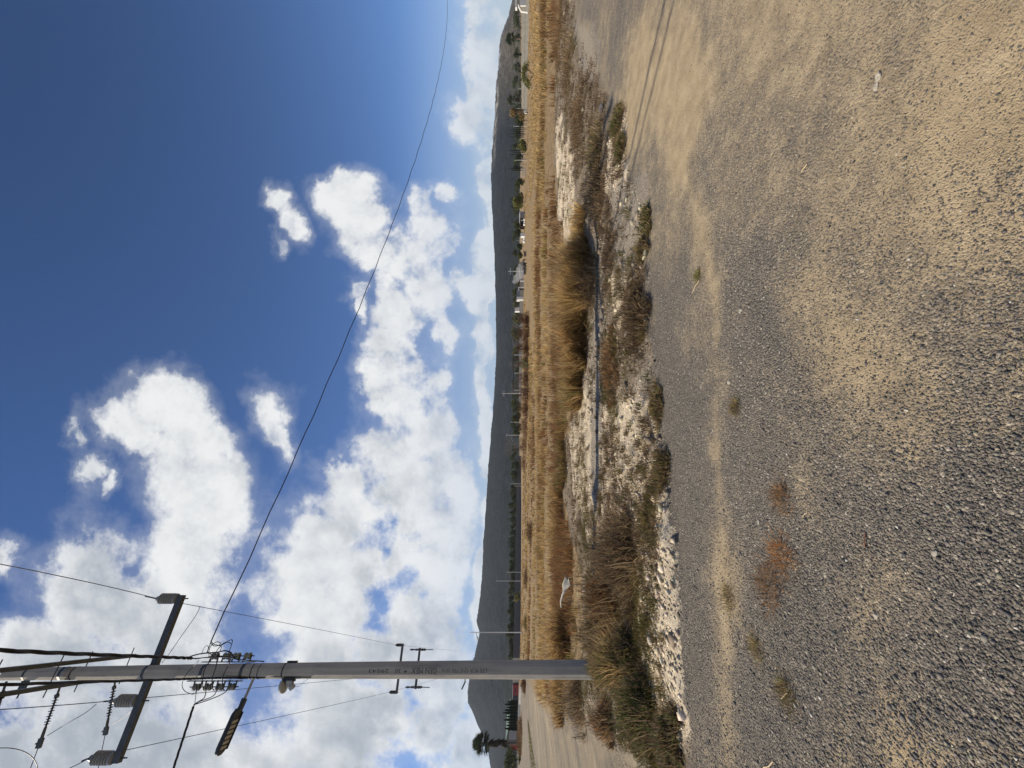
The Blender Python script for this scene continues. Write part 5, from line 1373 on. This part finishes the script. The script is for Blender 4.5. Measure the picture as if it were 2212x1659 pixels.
for i, (py, lie, rz, lb) in enumerate(((549, 1, .4, 'dark cow lying alone on the sandy patch, rightmost'), (566, 0, 2.6, 'dark cow standing apart at the right of the herd'), (571.5, 0, .2, 'black and white cow at the right of the close group'), (576, 1, 3.3, 'black and white cow lying in the middle of the group'), (581, 0, 1.2, 'black and white cow at the left of the close group'), (588, 1, .5, 'brown black cow lying at the left end of the herd'))):
    p = B(py, 78); o = bpy.data.objects.new('cow', cm[lie]); C.objects.link(o); o.location = p; o.rotation_euler = (0, 0, rz); o.scale = (.62,) * 3; tag(o, lb, 'cow', 'cows on the sandy patch')

# smoke drifting over the low wall
def fix_normals(o):
    import bmesh
    bm = bmesh.new(); bm.from_mesh(o.data); bmesh.ops.recalc_face_normals(bm, faces=bm.faces); bm.to_mesh(o.data); bm.free()

def smoke():
    path = spline([at(px, py, 113) for px, py in ((1132, 571), (1129, 577), (1127, 583), (1123, 591), (1120, 598), (1115, 605), (1109, 612))], 6); mb = MB(); n = 14; k = len(path); rr = [.55 + 1.0 * math.sin(math.pi * (i / (k - 1)) ** .8) for i in range(k)]
    for i, q in enumerate(path):
        for j in range(n):
            a = 6.283 * j / n; d = Vector((0, math.cos(a), math.sin(a))); e = Vector((.5, 0, .85)); d = Vector((math.sin(a) * .6, math.cos(a), math.sin(a) * .8))
            mb.v.append(tuple(q + d * (rr[i] * (1 + .55 * mnoise.noise(q * .9 + d * 1.3)))))
    for i in range(k - 1):
        for j in range(n): mb.f.append((i * n + j, i * n + (j + 1) % n, (i + 1) * n + (j + 1) % n, (i + 1) * n + j))
    mb.f.append(tuple(reversed(range(n)))); mb.f.append(tuple((k - 1) * n + j for j in range(n)))
    m = bpy.data.materials.new('smoke'); m.use_nodes = True; t = NT(m.node_tree); t.n.remove(t.n['Principled BSDF'])
    v = t.node('ShaderNodeVolumePrincipled'); v.inputs['Color'].default_value = (.97, .98, 1, 1); v.inputs['Density'].default_value = .24; t.l.new(v.outputs[0], t.n['Material Output'].inputs['Volume'])
    MATS['smoke'] = m; o = mb.build('smoke', 'smoke'); fix_normals(o); tag(o, 'white smoke drifting low over the grey wall', 'smoke', kind='stuff')
smoke()

# ---------------------------------------------------------------- hills
RIDGE = [(-700, 1118), (-200, 1116), (-40, 1113), (10, 1106), (38, 1097), (66, 1086.6), (83, 1081.7), (118, 1078.5), (145, 1077), (173, 1072.7), (228, 1070.6), (263, 1068), (330, 1063), (380, 1061), (450, 1063), (500, 1066), (560, 1069), (650, 1071), (750, 1072), (850, 1068), (950, 1060), (1000, 1056),
         (1100, 1050), (1170, 1044), (1250, 1041), (1290, 1037), (1316, 1033), (1344, 1029.7), (1367, 1036.5), (1390, 1032), (1411, 1026), (1440, 1020), (1465, 1015), (1495, 1010), (1517, 1011), (1547, 1026), (1566, 1032), (1583, 1041), (1605, 1050), (1633, 1057), (1659, 1060), (1720, 1066), (1850, 1080), (2100, 1090), (2600, 1100)]
def hills():
    py = np.concatenate([np.arange(-650, -60, 8.), np.arange(-60, 1720, 1.1), np.arange(1720, 2500, 8.)]); rd = np.interp(py, [a for a, _ in RIDGE], [b for _, b in RIDGE])
    k = np.exp(-np.arange(-6, 7) ** 2 / 14.); rd2 = np.convolve(np.pad(rd, 6, 'edge'), k / k.sum(), 'valid'); R1, R0 = 900., 330.; q = (V0 - py) / F
    t = np.concatenate([np.linspace(0, 1, 90), [1.1, 1.3, 1.7]]); T, Q = np.meshgrid(t, q, indexing='ij'); rz = (U0 - rd2)[None, :] / F * R1 + H
    D = R0 + (R1 - R0) * T; x = Q * D
    prof = np.where(T <= 1, T ** 1.25, 1 - (T - 1) * .9); z = -3 + (rz + 3) * prof
    amp = np.clip(T * 4, 0, 1) * np.clip((1.04 - T) * 14, .12, 1)
    z += ((fbm(x, D, .012, 3, 41) - .5) * 9 * np.clip((1 - T) * 3, 0, 1) + (fbm(x, D, .05, 3, 42) - .5) * 5) * amp * np.clip(rz / 40, .2, 1)
    z += (fbm(x, D, .35, 2, 43) - .35) * 1.5
    n = fbm(x, D, .09, 3, 44)[..., None]; base = np.array([.014, .020, .026]); c = base * (.25 + 1.5 * n)  # dark scrub colour, with the cloud shade over the hills painted in
    rt = np.clip((Q - .66) / .2, 0, 1)[..., None]; c = c * (1 - rt) + rt * np.array([.10, .088, .07]) * (.35 + 1.3 * n)  # right slope browner, its sunlight painted in as lighter colour
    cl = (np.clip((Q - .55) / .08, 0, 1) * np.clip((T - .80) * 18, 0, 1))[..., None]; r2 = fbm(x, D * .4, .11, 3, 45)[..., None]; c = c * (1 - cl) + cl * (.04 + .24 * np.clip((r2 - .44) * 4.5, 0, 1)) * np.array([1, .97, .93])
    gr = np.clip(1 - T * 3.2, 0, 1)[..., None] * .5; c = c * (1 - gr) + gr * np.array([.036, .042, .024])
    z += cl[..., 0] * (fbm(x, D * .5, .10, 3, 46) - .5) * 5 * (T <= 1)
    nt, nq = T.shape; ix = np.arange(nt * nq).reshape(nt, nq); F4 = np.stack([ix[:-1, :-1], ix[1:, :-1], ix[1:, 1:], ix[:-1, 1:]], -1).reshape(-1, 4)
    m, tt, b = new_mat('shaded_hill_scrub'); a = tt.node('ShaderNodeAttribute', attribute_name='col').outputs['Color']; P = tt.node('ShaderNodeNewGeometry').outputs['Position']
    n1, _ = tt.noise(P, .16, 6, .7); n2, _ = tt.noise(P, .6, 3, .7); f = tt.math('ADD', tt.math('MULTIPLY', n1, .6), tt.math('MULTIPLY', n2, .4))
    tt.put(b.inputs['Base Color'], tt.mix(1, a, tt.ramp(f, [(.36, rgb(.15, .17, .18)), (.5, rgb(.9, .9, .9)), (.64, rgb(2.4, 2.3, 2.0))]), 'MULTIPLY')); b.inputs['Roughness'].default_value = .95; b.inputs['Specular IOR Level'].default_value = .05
    bn = tt.node('ShaderNodeBump'); bn.inputs['Strength'].default_value = 1; bn.inputs['Distance'].default_value = 3; tt.put(bn.inputs['Height'], f); tt.put(b.inputs['Normal'], bn.outputs[0])
    tag(mesh_np('hills', np.stack([x, D, z], -1).reshape(-1, 3), F4, None, c.reshape(-1, 3), m, smooth=True), 'scrub covered hills closing the plain, coloured dark for cloud shade', kind='structure')
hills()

mb = MB(); mb.box((0, 1150, 78), (6400, 4700, 170)); pm('haze', (.8, .8, .8))
hm = MATS['haze']; ht = NT(hm.node_tree); ht.n.clear(); ho = ht.node('ShaderNodeOutputMaterial'); hv = ht.node('ShaderNodeVolumePrincipled')
hv.inputs['Color'].default_value = (.80, .88, 1.0, 1); hv.inputs['Density'].default_value = HAZE; hv.inputs['Anisotropy'].default_value = .1; ht.l.new(hv.outputs[0], ho.inputs['Volume'])
hz = mb.build('haze', 'haze'); fix_normals(hz); tag(hz, 'thin blue air over the plain', 'haze', kind='stuff')

# ---------------------------------------------------------------- sky, clouds, sun
SUN_EL, SUN_AZ = R(47.5), R(270.5)        # azimuth clockwise from the view direction (+Y): the sun stands to the left
CL = [  # cumulus masses: (px, py, half height, half width) as seen from the yard, turned into sky directions below
 (165, 950, 24, 60, .34), (200, 1035, 28, 50, .30), (240, 1060, 22, 30, .3), (250, 900, 62, 60), (330, 880, 80, 60), (385, 960, 85, 70), (290, 950, 45, 40), (430, 960, 60, 70), (430, 1060, 95, 90), (420, 1170, 95, 90), (400, 1290, 120, 100), (260, 1195, 85, 75), (200, 1270, 110, 70), (290, 1330, 150, 80),
 (120, 1450, 230, 110), (40, 1500, 120, 70), (830, 1420, 50, 90), (810, 1560, 60, 80), (300, 1450, 220, 110), (430, 1420, 110, 110), (60, 1620, 300, 120), (260, 1620, 240, 130), (430, 1600, 120, 120), (560, 1640, 90, 60), (30, 1185, 40, 45, .3),
 (590, 885, 48, 60), (612, 945, 34, 48), (745, 1010, 55, 35), (735, 1075, 75, 60), (705, 1160, 80, 70), (690, 1250, 100, 70), (690, 1340, 115, 80), (690, 1440, 120, 90), (720, 1540, 140, 90), (700, 1640, 160, 90), (780, 1230, 40, 60),
 (615, 425, 30, 34, .2), (632, 472, 30, 42, .2), (600, 522, 20, 22, .2), (728, 365, 28, 30), (750, 410, 52, 50), (780, 470, 50, 50), (800, 540, 35, 40), (850, 555, 40, 45), (890, 445, 35, 38), (905, 500, 40, 45), (925, 580, 45, 60), (955, 640, 40, 50), (955, 440, 26, 30), (965, 520, 25, 35),
 (835, 625, 28, 40), (870, 680, 45, 50), (772, 625, 24, 30), (785, 670, 20, 25), (965, 710, 30, 40), (860, 760, 45, 60), (835, 830, 35, 45), (870, 880, 50, 50), (930, 830, 30, 60), (840, 950, 50, 70), (930, 940, 50, 70), (860, 1040, 55, 70), (950, 1040, 60, 80), (880, 1130, 60, 70), (960, 1150, 60, 90),
 (850, 1220, 40, 60), (930, 1250, 55, 80), (880, 1330, 55, 70), (970, 1340, 45, 90), (900, 1440, 60, 80), (960, 1450, 50, 90), (920, 1560, 70, 90), (1010, 1600, 45, 90),
 (1030, 520, 22, 25), (1030, 590, 30, 45), (1040, 640, 22, 40), (1022, 45, 20, 80), (1018, 130, 20, 50), (1000, 262, 34, 48), (1012, 205, 20, 30), (1055, 60, 40, 150), (1060, 240, 34, 150), (1062, 420, 22, 140), (1050, 1250, 22, 200), (1055, 700, 14, 120), (1052, 380, 10, 60), (1050, 800, 18, 160), (1045, 1000, 18, 160)]
def make_world():
    w = bpy.data.worlds.new('World'); scene.world = w; w.use_nodes = True; t = NT(w.node_tree); bg = t.n['Background']
    sky = t.node('ShaderNodeTexSky', sky_type='NISHITA'); sky.sun_disc = False; sky.sun_elevation = SUN_EL; sky.sun_rotation = SUN_AZ
    sky.altitude = 1900; sky.air_density = 1.0; sky.dust_density = .3; sky.ozone_density = 4.0
    d = t.node('ShaderNodeTexCoord').outputs['Generated']
    s = t.node('ShaderNodeSeparateXYZ'); t.put(s.inputs[0], d); x, y, z = s.outputs
    ay = t.math('MAXIMUM', t.math('ABSOLUTE', y), .06)
    cb = t.node('ShaderNodeCombineXYZ'); t.put(cb.inputs[0], t.math('DIVIDE', x, ay)); t.put(cb.inputs[1], t.math('DIVIDE', z, ay)); q = cb.outputs[0]
    qs = t.node('ShaderNodeSeparateXYZ'); t.put(qs.inputs[0], q); qx, qy = qs.outputs[0], qs.outputs[1]
    nq = t.vec('ADD', q, (3.7, 1.9, .3))
    _, wc = t.noise(nq, 3.2, 3, .55); _, wc2 = t.noise(nq, 12, 5, .62)
    wq = t.vec('ADD', q, t.vec('MULTIPLY', t.vec('SUBTRACT', wc, (.5, .5, .5)), (.26, .2, 0)))
    wq = t.vec('ADD', wq, t.vec('MULTIPLY', t.vec('SUBTRACT', wc2, (.5, .5, .5)), (.11, .10, 0)))
    acc = None
    for (px, py, rx, ry, *thin) in CL:
        cx, cy = (V0 - py) / F, (U0 - px) / F; k_ = 1.10 if min(rx, ry) > 55 else 1.16; ix, iy = F / (ry * k_), F / (rx * k_)
        n = t.vec('LENGTH', t.vec('MULTIPLY_ADD', wq, (ix, iy, 0), (-cx * ix, -cy * iy, 0)))
        if thin: n = t.math('ADD', n, thin[0])
        if acc is None: acc = n
        else:
            mn = t.node('ShaderNodeMath', operation='SMOOTH_MIN'); t.put(mn.inputs[0], acc); t.put(mn.inputs[1], n); mn.inputs[2].default_value = .5; acc = mn.outputs[0]
    near_h = t.math('MULTIPLY', t.ss(qy, .85, .20), .75)
    def billow(v, det):
        a_, _ = t.noise(v, 4.4, det, .62); b_, _ = t.noise(v, 10.5, det, .60)
        n_ = t.node('ShaderNodeMix'); t.put(n_.inputs[0], near_h); t.put(n_.inputs[2], a_); t.put(n_.inputs[3], b_); return n_.outputs[0]
    lo = t.vec('ADD', nq, (-.038, .036, 0)); f1, f2 = billow(nq, 10), billow(lo, 6)
    core = t.math('SUBTRACT', 1.05, acc)
    left = t.ss(qx, .35, -.8)
    base = t.math('MINIMUM', core, t.math('ADD', .42, t.math('MULTIPLY', left, .26)))
    fld = t.math('ADD', base, t.math('MULTIPLY', t.math('SUBTRACT', f1, .5), 2.7))
    veil = t.math('MULTIPLY', t.ss(fld, -.62, .25), .20)
    den = t.math('MAXIMUM', t.ss(fld, -.14, .50), veil)
    thick = t.ss(fld, .10, .75)
    rel = t.math('SUBTRACT', f1, f2)
    fl, _ = t.noise(nq, 2.1, 3, .5)
    body = t.math('MULTIPLY', thick, t.math('ADD', t.math('MULTIPLY', left, .75), .22))
    body = t.math('MULTIPLY', body, t.math('ADD', .25, t.math('MULTIPLY', t.ss(fl, .35, .62), 1.1)))
    g = t.ss(t.math('SUBTRACT', t.math('MULTIPLY', body, t.math('ADD', .34, t.math('MULTIPLY', t.ss(qy, .10, .55), .32))), t.math('MULTIPLY', rel, 2.4)), -.22, 1.0)
    col = t.mix(g, rgb(.90, .91, .91), rgb(.41, .455, .51))
    haze = t.ss(qy, .34, .0)
    skyc = t.vec('MULTIPLY', sky.outputs[0], (.068, .090, .116))
    deep = t.math('MULTIPLY', t.ss(qy, .15, 1.35), t.ss(qx, -.55, 1.0))
    skyc = t.mix(t.math('MULTIPLY', deep, .55), skyc, rgb(.014, .044, .125))
    skyc = t.mix(t.math('MULTIPLY', haze, .62), skyc, rgb(.47, .54, .62))
    opac = t.math('SUBTRACT', .96, t.math('MULTIPLY', haze, .34))
    fin = t.mix(t.math('MULTIPLY', den, opac), skyc, col)
    up = t.vec('MULTIPLY', fin, (10, 10, 10)); t.put(bg.inputs[0], up); bg.inputs[1].default_value = .1
    w.cycles.sampling_method = 'MANUAL'; w.cycles.sample_map_resolution = 512
make_world()

sd = bpy.data.lights.new('sun', 'SUN'); sd.energy = 5.0; sd.angle = R(.5); sd.color = (1.0, .88, .68)
so = bpy.data.objects.new('sun', sd); C.objects.link(so)
to_sun = Vector((math.sin(SUN_AZ) * math.cos(SUN_EL), math.cos(SUN_AZ) * math.cos(SUN_EL), math.sin(SUN_EL)))
so.rotation_euler = to_sun.to_track_quat('Z', 'Y').to_euler(); so.location = (0, 0, 30)

cam = bpy.data.cameras.new('camera'); co = bpy.data.objects.new('camera', cam); C.objects.link(co)
cam.sensor_width = 36; cam.lens = F / 2212 * 36; cam.shift_x = -(U0 - 1106) / 2212; cam.clip_start = .05; cam.clip_end = 9000
co.matrix_world = Matrix(((0, 1, 0, 0), (0, 0, -1, 0), (-1, 0, 0, H), (0, 0, 0, 1)))   # phone held upright, file stored on its side
scene.camera = co
scene.render.resolution_x, scene.render.resolution_y = 1024, 768
vs = scene.view_settings; vs.view_transform = 'Standard'; vs.look = 'None'; vs.exposure = 0; vs.gamma = 1
scene.cycles.volume_bounces = 3; scene.cycles.max_bounces = 6; scene.cycles.diffuse_bounces = 3; scene.cycles.transparent_max_bounces = 40
